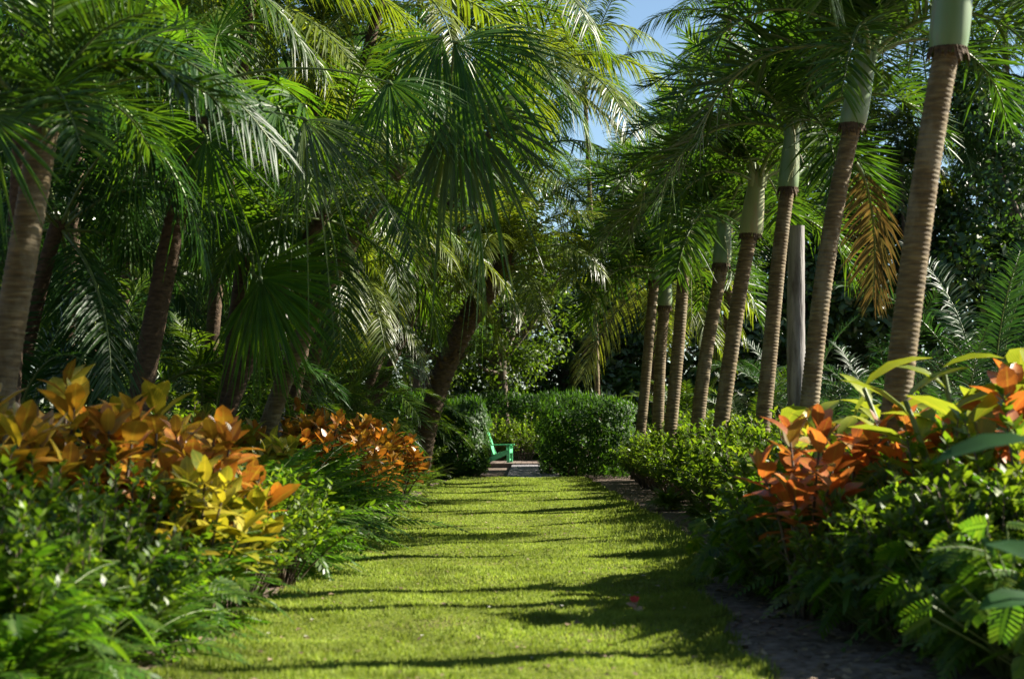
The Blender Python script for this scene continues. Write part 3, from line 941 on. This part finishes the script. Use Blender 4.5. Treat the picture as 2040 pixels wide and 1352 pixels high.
TM = [tree_meshes(900 + k) for k in range(3)]
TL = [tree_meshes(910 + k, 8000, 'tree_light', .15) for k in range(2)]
TG = 'broadleaf trees closing off the garden'
trees = [(-13, 38, 1.5, 'tall leafy tree deep behind the far left palms'), (-9.5, 41, 1.6, 'tall leafy tree behind the dark fan palm'), (-6.2, 43, 1.55, 'tall leafy tree behind the thin grey stem'),
         (-3.6, 46, 1.5, 'tall leafy tree behind the leaning trunk'), (-1.3, 52, 1.15, 'rounded leafy tree closing the view behind the chair'),
         (1.1, 54, .9, 'low dark tree behind the deck between the hedges'), (3.0, 57, 1.0, 'small tree behind the right clipped hedge'),
         (6.0, 59, 1.3, 'leafy tree behind the middle of the ringed row'), (9.0, 60, 1.55, 'leafy tree behind the bare grey trunk'), (13.5, 59, 1.6, 'leafy tree behind the two thickest ringed trunks'),
         (16.5, 55, 1.6, 'dark leafy tree at the far right edge'), (-7.6, 33, 1.15, 'shaded tree inside the left canopy'), (10.5, 60, 1.5, 'shaded tree behind the thickest ringed trunk'), (-7.9, 37, 1.75, 'broad shaded tree over the slender fan palm'), (17.5, 60, 2.0, 'tall leafy tree rising at the upper right corner'),
         (-10.5, 30, 1.2, 'shaded tree behind the stout trunk'), (-2.7, 40.5, .72, 'low bushy tree just behind the leaning trunk'), (-.8, 48.6, .95, 'small bushy tree behind the green chair'), (-5.0, 51, 1.7, 'tallest leafy tree rising behind the left palms')]
trees += [(-11, -6, 1.7, 'unseen spreading leafy tree added behind the viewpoint on the left to block sky light'), (-4, -9, 1.7, 'unseen spreading leafy tree added behind the viewpoint over the lawn to block sky light'),  # unseen trees added around the viewpoint to cut sky fill on shaded leaves
          (3.5, -9.5, 1.7, 'second unseen spreading leafy tree added behind the viewpoint over the lawn to block sky light'), (10, -7, 1.6, 'unseen spreading leafy tree added behind the viewpoint on the right to block sky light'),
          (-9, 4, 1.5, 'unseen leafy tree added beside the viewpoint left of the stout trunk to block sky light'), (0, -6, 1.3, 'smaller unseen leafy tree added behind the viewpoint to block sky light')]
for i, (x, y, sc, lab) in enumerate(trees):
    root = empty('broadleaf_tree', (x, y, 0), lab, 'tree', TG, rz=i * 1.7, scale=sc)
    a, b = TL[i % 2] if 'bushy' in lab else TM[i % 3]
    link('trunk', a, root)
    link('crown', b, root)

rg = np.random.default_rng(42)
n = 170
X = rg.uniform(-30, 28, n)
top = np.where(X < -1, 13.0, 6.0)
C = np.stack([X, rg.uniform(54, 62, n) - .12 * np.abs(X), rg.random(n) * top], -1)
mb = MB()
scatter_leaves(mb, C, rg.uniform(1.4, 2.6, n), 100000, .32, rg)
C = np.stack([rg.uniform(-26, 26, 60), rg.uniform(52, 56, 60), rg.uniform(.2, 2.2, 60)], -1)
scatter_leaves(mb, C, rg.uniform(1.0, 1.7, 60), 26000, .3, rg)
tag(link('woodland', mb.mesh('woodland', [M['tree']])), 'solid dark mass of trees along the far end of the garden', 'woodland', kind='stuff')


# ------------------------------------------------------------------ clipped hedges
def hedge(label, x0, x1, y0, y1, h, n, seed, size=.075):
    rg = np.random.default_rng(seed)
    root = empty('hedge', ((x0 + x1) / 2, (y0 + y1) / 2, 0), label, 'hedge', 'clipped hedges beside the deck')
    a, b = (x1 - x0) / 2, (y1 - y0) / 2
    # points near the surface of a superellipsoid box
    P = rg.uniform(-1, 1, (n * 3, 3))
    q = (np.abs(P[:, 0]) ** 4 + np.abs(P[:, 1]) ** 4 + np.abs(P[:, 2]) ** 4) ** (1 / 4)
    keep = q > .05
    P, q = P[keep][:n], q[keep][:n]
    shell = 1 - np.abs(rg.normal(0, .12, len(P)))
    dirn = P / q[:, None]
    wx, wy, wz = dirn[:, 0] * a, dirn[:, 1] * b, dirn[:, 2] * h
    lump = 1 + .09 * np.sin(wx * 6 + seed) * np.sin(wy * 5 + 1) + .06 * np.sin(wz * 7 + wx * 4 + seed) + .03 * np.sin(wx * 13 + wy * 11 + wz * 9)
    Q = dirn * (shell * lump)[:, None]
    Nn = unit(np.sign(dirn) * np.abs(dirn) ** 2.2 / np.array([a, b, h / 2]) + rg.normal(0, .35, (len(P), 3)) + np.array([0, 0, .25]))
    Q = Q * np.array([a, b, h / 2]) + np.array([0, 0, h / 2])
    Q[:, 2] = np.maximum(Q[:, 2], .02)
    D = unit(np.cross(Nn, rg.normal(size=(len(P), 3))))
    L = size * rg.uniform(.6, 1.4, len(P))
    mb = MB()
    blades(mb, Q, D, Nn, L, L * .55, LEAF3, curl=.1, fold=.2, three=False)
    # young shoots standing off the top
    top = np.nonzero(Nn[:, 2] > .55)[0]
    m = min(len(top), n // 12)
    T = Q[rg.choice(top, m, replace=False)]
    blades(mb, T, np.stack([rg.normal(0, .3, m), rg.normal(0, .3, m), np.ones(m)], -1), rg.normal(size=(m, 3)), rg.uniform(.06, .17, m), .035, LEAF3, fold=.2, three=False)
    link('foliage', mb.mesh('foliage', [M['hedge']]), root)
    mb = MB()
    for k in range(16):
        x, y = rg.uniform(-a * .8, a * .8), rg.uniform(-b * .8, b * .8)
        tube(mb, [(x, y, -.05), (x + rg.normal(0, .1), y, h * .4), (x + rg.normal(0, .25), y + rg.normal(0, .2), h * .88)], [.025, .018, .008], 6)
    tube(mb, [(0, -b * .85, .04), (0, 0, .05), (0, b * .85, .04)], .02, 6)
    tube(mb, [(-a * .85, 0, .04), (0, 0, .05), (a * .85, 0, .04)], .02, 6)
    link('branches', mb.mesh('branches', [M['bark']]), root)


hedge('rounded clipped hedge hiding the back of the green chair', -2.0, -.95, 34.6, 37.2, 1.62, 15000, 1)
hedge('low spreading hedge behind the leaning palm trunk', -3.4, -1.9, 35.0, 37.6, 1.7, 12000, 2)
hedge('long dark clipped hedge along the right of the boardwalk', .08, 2.15, 34.6, 41.5, 1.72, 30000, 3)
hedge('dark hedge closing the view across the back of the deck', -2.8, 2.2, 46.6, 47.8, 1.9, 20000, 4)


# ------------------------------------------------------------------ border plants
def pinnate_flat(mb, base, az, L, a0, bend, n, ll, lw, rg, mat=0, lobe=False):
    m = 10
    t = np.linspace(0, 1, m)
    ang = a0 - bend * t
    ds = L / (m - 1)
    hx = np.concatenate([[0], np.cumsum(np.cos(ang[:-1]) * ds)])
    z = np.concatenate([[0], np.cumsum(np.sin(ang[:-1]) * ds)])
    sway = .1 * L * rg.normal() * t ** 2
    e = np.array([math.cos(az), math.sin(az), 0]); s_ = np.array([-math.sin(az), math.cos(az), 0])
    path = base + hx[:, None] * e + z[:, None] * np.array([0, 0, 1.]) + sway[:, None] * s_
    tube(mb, path, .004 * (1.3 - t), 4, 1)
    T = unit(np.gradient(path, axis=0))
    roll = rg.normal(0, .35)
    for s in (-1, 1):
        tt = np.linspace(.16, .99, n)
        B = np.stack([np.interp(tt, t, path[:, k]) for k in range(3)], -1)
        Tt = unit(np.stack([np.interp(tt, t, T[:, k]) for k in range(3)], -1))
        up = unit(np.cross(Tt, s_) * -1)
        sd = s_ * s * math.cos(roll) + up * math.sin(roll) * s
        q = (tt - .16) / .83
        D = Tt * (.35 + .5 * q)[:, None] + sd + rg.normal(0, .06, (n, 3))
        prof = np.interp(q, [0, .2, .6, 1], [.6, 1, .8, .18])
        blades(mb, B, D, up + rg.normal(0, .18, (n, 3)), ll * prof, lw * (.5 + .5 * prof), PINNA, droop=.12, fold=.15, mat=mat, three=False)


def fern_mesh(seed, mat, nf=46, L=.75, n=22, ll=.1, lw=.027, h0=.14):
    rg = np.random.default_rng(seed)
    mb = MB()
    for k in range(nf):
        q = (k + .5) / nf
        az = k * 2.39996 + rg.normal(0, .25)
        a0 = R(86 - 66 * q) + rg.normal(0, .1)
        pinnate_flat(mb, np.array([.06 * math.cos(az), .06 * math.sin(az), rg.uniform(0, h0)]), az, L * rg.uniform(.75, 1.15), a0, R(55 + 45 * rg.random()), n, ll, lw, rg)
    return mb.mesh('fronds', [M[mat], M['petiole']])


def lobed_mesh(seed, mat, nf=130, L=.6):
    rg = np.random.default_rng(seed)
    mb = MB()
    for k in range(nf):
        q = (k + .5) / nf
        az = k * 2.39996 + rg.normal(0, .25)
        a0 = R(88 - 60 * q) + rg.normal(0, .1)
        base = np.array([.05 * math.cos(az), .05 * math.sin(az), 0])
        pl = L * rg.uniform(.35, 1.1)
        d = np.array([math.cos(az) * math.cos(a0), math.sin(az) * math.cos(a0), math.sin(a0)])
        tip = base + d * pl + np.array([0, 0, .05])
        tube(mb, [base, base + d * pl * .55 + (0, 0, .04), tip], [.007, .006, .005], 4, 1)
        # lobed blade: midrib leaf plus rounded lobes on each side
        bl = rg.uniform(.1, .19)
        dn = R(12 + 50 * rg.random()) * -1 + a0 * .25
        e = np.array([math.cos(az + rg.normal(0, .3)) * math.cos(dn), math.sin(az + rg.normal(0, .3)) * math.cos(dn), math.sin(dn)])
        up = unit(np.array([-e[0] * e[2], -e[1] * e[2], 1 - e[2] ** 2]) + rg.normal(0, .5, 3))
        s_ = unit(np.cross(e, up))
        blades(mb, tip[None], e[None], up[None], bl, bl * .26, [(0, .5), (.15, .9), (.55, .8), (.85, .5), (1, .06)], droop=.2, fold=.15, mat=0)
        nl = 8
        for s in (-1, 1):
            tt = np.linspace(.06, .86, nl)
            B = tip + e * bl * tt[:, None] - np.array([0, 0, 1.]) * (.2 * bl * tt ** 2)[:, None] + s_ * s * bl * .06
            D = e * (.1 + .75 * tt)[:, None] + s_ * s + up * .1
            blades(mb, B, D, np.tile(up, (nl, 1)), bl * np.interp(tt, [0, .3, 1], [.34, .42, .22]), bl * .115, [(0, .8), (.5, 1), (.85, .8), (1, .3)], droop=.2, fold=.12, mat=0)
    return mb.mesh('leaves', [M[mat], M['petiole']])


def shrub_mesh(seed, mat, h=.95, r=.62, ns=46, size=.075):
    rg = np.random.default_rng(seed)
    mb = MB()
    for k in range(ns):
        u = math.sqrt((k + .5) / ns)
        a = k * 2.39996 + rg.normal(0, .2)
        tip = np.array([r * u * math.cos(a), r * u * math.sin(a), h * (1 - .5 * u * u) * rg.uniform(.8, 1.12)])
        b = np.array([.12 * u * math.cos(a), .12 * u * math.sin(a), 0])
        mid = (b + tip) / 2 + np.array([0, 0, .08])
        q = np.linspace(0, 1, 8)[:, None]
        path = (1 - q) ** 2 * b + 2 * q * (1 - q) * mid + q ** 2 * tip
        tube(mb, path, np.linspace(.009, .003, 8), 4, 1)
        n = 38
        tt = rg.uniform(.25, 1.0, n) ** .7
        B = np.stack([np.interp(tt, q[:, 0], path[:, c]) for c in range(3)], -1)
        a2 = rg.random(n) * 6.283
        T = unit(tip - mid)
        o = np.stack([np.cos(a2), np.sin(a2), rg.normal(.3, .3, n)], -1)
        D = o + T * .7
        L = size * rg.uniform(.7, 1.35, n)
        blades(mb, B, D, np.array([0, 0, 1.]) + T * .3 + rg.normal(0, .35, (n, 3)), L, L * .42, LEAF3, droop=.15, fold=.2, mat=0, three=False)
    return mb.mesh('foliage', [M[mat], M['bark']])


def croton_mesh(seed, mat, h=1.1, r=.42, ns=12, leafL=.27, wr=.47, nl=12):
    rg = np.random.default_rng(seed)
    st, lf = MB(), MB()
    for k in range(ns):
        u = math.sqrt((k + .4) / ns)
        a = k * 2.39996 + rg.normal(0, .3)
        tip = np.array([r * u * math.cos(a), r * u * math.sin(a), h * (1 - .42 * u * u) * rg.uniform(.88, 1.08)])
        b = np.array([.07 * math.cos(a), .07 * math.sin(a), -.03])
        mid = np.array([tip[0] * .35, tip[1] * .35, tip[2] * .6])
        q = np.linspace(0, 1, 10)[:, None]
        path = (1 - q) ** 2 * b + 2 * q * (1 - q) * mid + q ** 2 * tip
        tube(st, path, np.linspace(.014, .006, 10), 6)
        n = nl
        j = np.arange(n)
        tq = 1 - .42 * (j / n) ** 1.1
        B = np.stack([np.interp(tq, q[:, 0], path[:, c]) for c in range(3)], -1)
        az = j * 2.39996 + rg.random() * 6 + rg.normal(0, .2, n)
        el = np.interp(j / n, [0, .3, .7, 1], [R(72), R(42), R(10), R(-18)]) + rg.normal(0, .15, n)
        D = np.stack([np.cos(az) * np.cos(el), np.sin(az) * np.cos(el), np.sin(el)], -1)
        D = D + unit(tip - mid) * .25
        N = np.stack([-np.cos(az) * np.sin(el), -np.sin(az) * np.sin(el), np.cos(el)], -1)
        L = leafL * np.interp(j / n, [0, .25, 1], [.6, 1, 1]) * rg.uniform(.75, 1.15, n)
        blades(lf, B, D, N + rg.normal(0, .25, (n, 3)), L, L * wr * rg.uniform(.85, 1.2, n), ELL, droop=.12, curl=.18 + rg.normal(0, .1, n), fold=.22 + rg.normal(0, .08, n))
    return st.mesh('stem', [M['bark']]), lf.mesh('leaves', [M[mat]])


def ginger_mesh(seed, h=.68, leafL=.24):
    rg = np.random.default_rng(seed)
    st, lf = MB(), MB()
    for k in range(9):
        a = k * 2.4
        lean = rg.uniform(.1, .45)
        d = unit(np.array([math.cos(a) * lean, math.sin(a) * lean, 1.0]))
        L0 = h * rg.uniform(.7, 1.15)
        b = np.array([.08 * math.cos(a), .08 * math.sin(a), -.03])
        tube(st, [b, b + d * L0 * .5, b + d * L0], [.012, .01, .007], 6)
        n = 8
        j = np.arange(n)
        B = b + d * (L0 * (.4 + .6 * j / (n - 1)))[:, None]
        az = a + np.pi * j + rg.normal(0, .4, n)
        el = R(48) + rg.normal(0, .2, n)
        D = np.stack([np.cos(az) * np.cos(el), np.sin(az) * np.cos(el), np.sin(el)], -1)
        N = np.stack([-np.cos(az) * np.sin(el), -np.sin(az) * np.sin(el), np.cos(el)], -1)
        Ln = leafL * rg.uniform(.7, 1.1, n)
        blades(lf, B, D, N + rg.normal(0, .2, (n, 3)), Ln, Ln * .38, ELL, droop=.2, curl=.15, fold=.3)
    return st.mesh('stem', [M['petiole']]), lf.mesh('leaves', [M['ginger']])


FERN = [fern_mesh(1000 + k, 'fern') for k in range(3)]
FERNY = [fern_mesh(1010 + k, 'fern_yellow', L=.65) for k in range(2)]
LOBED = [lobed_mesh(1020 + k, 'lobed') for k in range(3)]
SHRUB = [shrub_mesh(1030 + k, 'shrub') for k in range(3)]
CROY = [croton_mesh(1040, 'croton'), croton_mesh(1041, 'croton_green'), croton_mesh(1042, 'croton_orange', leafL=.25, wr=.46, nl=12)]
CROO = [croton_mesh(1050 + k, 'croton_orange', leafL=.2, wr=.52, ns=15, nl=15) for k in range(2)]
CROR = [croton_mesh(1060 + k, 'croton_red', ns=7, leafL=.25, wr=.46) for k in range(3)]
GING = [ginger_mesh(1070 + k) for k in range(2)]

ORD = 'first second third fourth fifth sixth seventh eighth ninth tenth eleventh twelfth thirteenth fourteenth fifteenth sixteenth seventeenth eighteenth nineteenth twentieth twenty-first twenty-second twenty-third twenty-fourth'.split()


def row(name, cat, part, meshes, spots, label, group, seed=0):
    rg = np.random.default_rng(seed)
    spots = sorted(spots, key=lambda s: s[0] if 'from the left' in label else s[1])
    for i, (x, y, sc) in enumerate(spots):
        root = empty(name, (x, y, 0), label.format(ORD[i]), cat, group, rz=rg.random() * 6.28, scale=(sc * rg.uniform(.92, 1.1), sc * rg.uniform(.92, 1.1), sc))
        me = meshes[i % len(meshes)]
        if isinstance(me, tuple):
            link('stem', me[0], root)
            link('leaves', me[1], root)
        else:
            link(part, me, root)


def line(y0, y1, n, xf, jit=.12, sc=(.9, 1.15), seed=0):
    rg = np.random.default_rng(seed)
    return [(xf(y) + rg.normal(0, jit), y + rg.normal(0, .1), rg.uniform(*sc)) for y in np.linspace(y0, y1, n)]


EL = lambda off: (lambda y: float(np.interp(y, LY, LL)) + off)
ER = lambda off: (lambda y: float(np.interp(y, LY, LR)) + off)

# left border: lobed plants closest, ferns along the lawn, crotons behind them
row('lobed_plant', 'plant', 'leaves', LOBED, line(7.6, 10.0, 4, EL(-.6), sc=(.9, 1.1), seed=1), '{} glossy lobed leaf plant from the camera on the left lawn edge', 'lobed plants at the left lawn edge', 1)
row('lobed_plant', 'plant', 'leaves', LOBED, line(7.8, 9.6, 3, EL(-1.3), sc=(1.2, 1.4), seed=2), '{} tall lobed leaf plant from the camera in front of the yellow crotons', 'lobed plants in front of the left crotons', 2)
row('sword_fern', 'fern', 'fronds', FERN, line(10.9, 23.5, 15, EL(-.52), sc=(.95, 1.2), seed=3), '{} sword fern from the camera along the left lawn edge', 'sword ferns along the left lawn edge', 3)
row('sword_fern', 'fern', 'fronds', FERN, line(13.2, 17.8, 6, EL(-.7), sc=(1.5, 1.7), seed=4), '{} tall sword fern from the camera between the two croton drifts', 'tall sword ferns between the left crotons', 4)
row('low_fern', 'fern', 'fronds', FERNY, line(24.5, 33.5, 7, EL(-.38), sc=(.7, .9), seed=5), '{} dark low fern from the camera at the foot of the leaning palm bed', 'low ferns at the far left edge', 5)
cl = [(-3.0, 10.7, 1.32), (-2.62, 10.5, 1.18), (-2.15, 11.2, 1.12), (-2.0, 10.1, .88), (-2.7, 12.0, 1.25), (-3.2, 9.9, 1.32), (-1.95, 10.8, .76)]
row('croton_shrub', 'shrub', 'leaves', CROY, cl, '{} large leaved croton from the camera in the big left drift', 'crotons in the big left drift', 6)
cl = [(-3.1, 16.5, 1.1), (-2.85, 17.2, 1.05), (-2.65, 16.8, 1.0), (-3.3, 17.4, 1.15), (-2.5, 16.2, .9)]
row('croton_shrub', 'shrub', 'leaves', CROY[1:], cl, '{} croton from the camera below the bright backlit fans', 'golden crotons below the backlit fans', 7)
cl = [(-2.5, 20.0, 1.2), (-2.05, 20.4, 1.05), (-1.98, 21.2, 1.0), (-1.95, 19.6, .85), (-1.85, 22.8, 1.0), (-2.3, 22.3, 1.15), (-2.9, 21.2, 1.2)]
row('croton_shrub', 'shrub', 'leaves', CROO, cl, '{} orange bushy croton from the camera in the drift before the leaning palm', 'orange crotons before the leaning palm', 8)
row('shrub', 'shrub', 'foliage', SHRUB, [(-4.0, 20.2, 1.5), (-4.9, 17.5, 1.3), (-3.5, 24.5, 1.4), (-4.3, 25.2, 1.5), (-5.6, 21, 1.6), (-2.7, 27, 1.3), (-3.1, 31, 1.5), (-2.5, 33.2, 1.2)], '{} rounded green shrub from the camera under the left palms', 'shrubs under the left palms', 9)

# right border
row('lobed_plant', 'plant', 'leaves', LOBED, line(8.0, 13.2, 10, lambda y: 2.5 - .13 * (y - 8), sc=(.85, 1.1), seed=11), '{} glossy lobed leaf plant from the camera beside the soil path', 'lobed plants beside the soil path', 11)
row('lobed_plant', 'plant', 'leaves', LOBED, line(8.8, 14.2, 10, lambda y: 2.95 - .08 * (y - 9), sc=(1.3, 1.55), seed=12), '{} tall lobed leaf plant from the camera below the thickest palm', 'tall lobed plants on the right', 12)
row('low_fern', 'fern', 'fronds', FERNY + FERN[:1], line(12.6, 23.5, 11, lambda y: ER(.6)(y), sc=(.5, .65), seed=13), '{} yellowish fern from the camera along the right lawn edge', 'ferns along the right lawn edge', 13)
row('low_shrub', 'shrub', 'foliage', SHRUB, line(13.4, 33.2, 22, lambda y: ER(1.02)(y), sc=(.95, 1.12), seed=15), '{} twiggy small leaf shrub from the camera in the hedge along the right lawn edge', 'twiggy shrubs along the right lawn edge', 15)
row('low_shrub', 'shrub', 'foliage', SHRUB, line(13.8, 34, 19, lambda y: 2.75, sc=(1.2, 1.4), seed=16), '{} small leaf shrub from the camera at the feet of the ringed palms', 'shrubs at the feet of the ringed palms', 16)
cr = [(1.75, 11.0, 1.14), (2.12, 11.7, 1.2), (3.05, 10.9, 1.45), (2.68, 11.6, 1.3)]
row('croton_shrub', 'shrub', 'leaves', CROR, cr, '{} red orange croton from the camera in the right border', 'red crotons in the right border', 17)
cr = [(2.6, 15.6, 1.12), (3.1, 18.4, 1.0)]
row('croton_shrub', 'shrub', 'leaves', CROY, cr, '{} small croton from the camera at the foot of the bluish shafted palm', 'golden crotons in the right border', 18)
row('ginger_plant', 'plant', 'leaves', GING, [(2.22, 12.9, 1.75), (2.72, 12.4, 1.8), (2.98, 11.3, 2.15), (3.1, 10.8, 2.2)], '{} yellow green striped ginger from the camera behind the red crotons', 'striped gingers behind the red crotons', 19)
row('shrub', 'shrub', 'foliage', SHRUB, [(4.0, 18.5, 1.3), (4.8, 21.5, 1.4), (3.7, 23.5, 1.3), (5.4, 24, 1.5), (4.3, 27.5, 1.5), (3.6, 30.5, 1.4), (3.4, 34, 1.5), (6.4, 27.5, 1.7)], '{} rounded shaded shrub from the camera behind the ringed palms', 'shrubs behind the ringed palms', 20)

row('shrub', 'shrub', 'foliage', SHRUB, [(-2.0, 45.6, 1.5), (-1.1, 46.0, 1.3), (-.3, 45.6, 1.4), (.5, 46.0, 1.3), (1.3, 45.5, 1.4)], '{} loose leafy shrub from the left behind the deck', 'loose shrubs behind the deck', 21)
row('shrub', 'shrub', 'foliage', SHRUB, [(-2.42, 10.1, 1.08), (-2.95, 11.3, 1.2), (-1.98, 11.3, .92), (-2.1, 12.4, 1.02), (-3.2, 10.4, 1.1), (-2.85, 9.8, 1.15), (-1.95, 13.1, .95)], '{} small green shrub from the camera among the yellow crotons', 'green shrubs among the yellow crotons', 22)
row('sword_fern', 'fern', 'fronds', FERN, [(-2.25, 7.3, 1.1), (-2.55, 8.0, 1.3), (-2.1, 8.7, 1.0), (-3.0, 9.2, 1.5), (-2.65, 9.2, 1.3), (-2.2, 9.7, 1.1), (-2.9, 8.3, 1.5)], '{} sword fern from the camera among the glossy plants in the left corner', 'ferns in the left corner', 23)
row('low_shrub', 'shrub', 'foliage', SHRUB, [(-2.4, 7.7, .95), (-2.2, 8.25, .85), (-2.75, 8.7, 1.15), (-2.3, 9.3, .95), (-3.1, 8.8, 1.3)], '{} small leaf shrub from the camera among the ferns in the left corner', 'small shrubs in the left corner', 27)
row('sword_fern', 'fern', 'fronds', FERN, [(2.75, 8.6, 1.3), (2.5, 10.0, 1.15), (3.0, 9.6, 1.6), (2.2, 11.6, 1.1)], '{} sword fern from the camera among the glossy plants in the right corner', 'ferns in the right corner', 24)
row('low_fern', 'fern', 'fronds', FERNY, [(2.5, 9.5, 1.2), (2.3, 11.0, 1.35), (2.8, 10.3, 1.6)], '{} bright yellowish fern from the camera below the red crotons', 'bright ferns below the red crotons', 25)
row('low_shrub', 'shrub', 'foliage', SHRUB, [(2.0, 12.4, 1.1), (2.35, 12.8, 1.2), (2.55, 10.6, 1.25), (1.9, 13.2, 1.05), (1.95, 10.4, .9), (2.2, 9.8, .98), (2.5, 9.2, 1.1), (2.85, 9.6, 1.4), (1.8, 11.7, .85)], '{} small leaf shrub from the camera among the red crotons', 'small shrubs among the red crotons', 26)
# one broad dark leaf plant entering at the right edge
root = empty('broadleaf_plant', (2.05, 6.9, 0), 'plant with one large dark glossy leaf entering at the right edge', 'plant')
mb = MB()
tube(mb, [(0, 0, -.02), (.02, 0, .6), (-.02, 0, 1.2)], [.012, .01, .007], 6)
link('stem', mb.mesh('stem', [M['petiole']]), root)
mb = MB()
az = np.array([R(178), R(60), R(-40), R(120), R(200)])
B = np.array([[-.02, 0, 1.2], [0, 0, 1.0], [0, 0, .85], [0, 0, .7], [0, 0, .55]])
el = np.array([R(6), R(35), R(20), R(30), R(15)])
D = np.stack([np.cos(az) * np.cos(el), np.sin(az) * np.cos(el), np.sin(el)], -1)
blades(mb, B, D, np.array([0, -.35, 1.]), [.42, .4, .4, .35, .3], [.17] * 5, ELL, droop=.28, curl=.05, fold=.15)
link('leaves', mb.mesh('leaves', [M['big_leaf']]), root)

# ------------------------------------------------------------------ small fallen things on the lawn
spots = [(740, 1205), (535, 1262), (841, 1263), (975, 1218), (1120, 1213), (622, 1240), (660, 1222), (1262, 1240), (610, 1268), (790, 1175)]
for i, (px, py) in enumerate(spots[:7] + spots[8:]):
    Y = F * CAMZ / (py - PY0) * .96
    x = (px - PX0) / F * Y
    z = float(lawn_z(x, Y)) + .028
    mb = MB()
    k = 4
    a = np.arange(k) * 6.283 / k + i
    D = np.stack([np.cos(a), np.sin(a), np.full(k, .35)], -1)
    blades(mb, np.zeros((k, 3)), D, np.array([0, 0, 1.]), .016, .014, LEAF3, fold=.3)
    o = link('fallen_petal', mb.mesh('fallen_petal', [M['petal']]), None, (x, Y, z))
    tag(o, 'tiny white blossom fallen on the sunlit grass', 'blossom', 'white blossoms scattered on the lawn')
Y = 10.7
x = (1268 - PX0) / F * Y
root = empty('fallen_flower', (x, Y, float(lawn_z(x, Y)) + .03), 'crumpled cream flower with a red tip lying on the lawn edge', 'fallen flower')
mb = MB()
rg = np.random.default_rng(5)
a = rg.random(7) * 6.28
D = np.stack([np.cos(a), np.sin(a), rg.uniform(-.1, .8, 7)], -1)
blades(mb, rg.normal(0, .008, (7, 3)), D, rg.normal(0, .4, (7, 3)) + np.array([0, 0, 1.]), .06, .045, ELL, curl=.4, fold=.3)
link('petals', mb.mesh('petals', [M['dry']]), root)
mb = MB()
blades(mb, np.array([[-.01, 0, .03], [-.005, 0, .03], [-.015, 0, .03]]), np.array([[-.1, 0, 1], [.4, .1, 1], [-.5, .1, .8]]), np.array([0, -1., .1]), .045, .028, ELL, curl=.2, fold=.3)
link('red_tip', mb.mesh('red_tip', [M['petal_red']]), root)
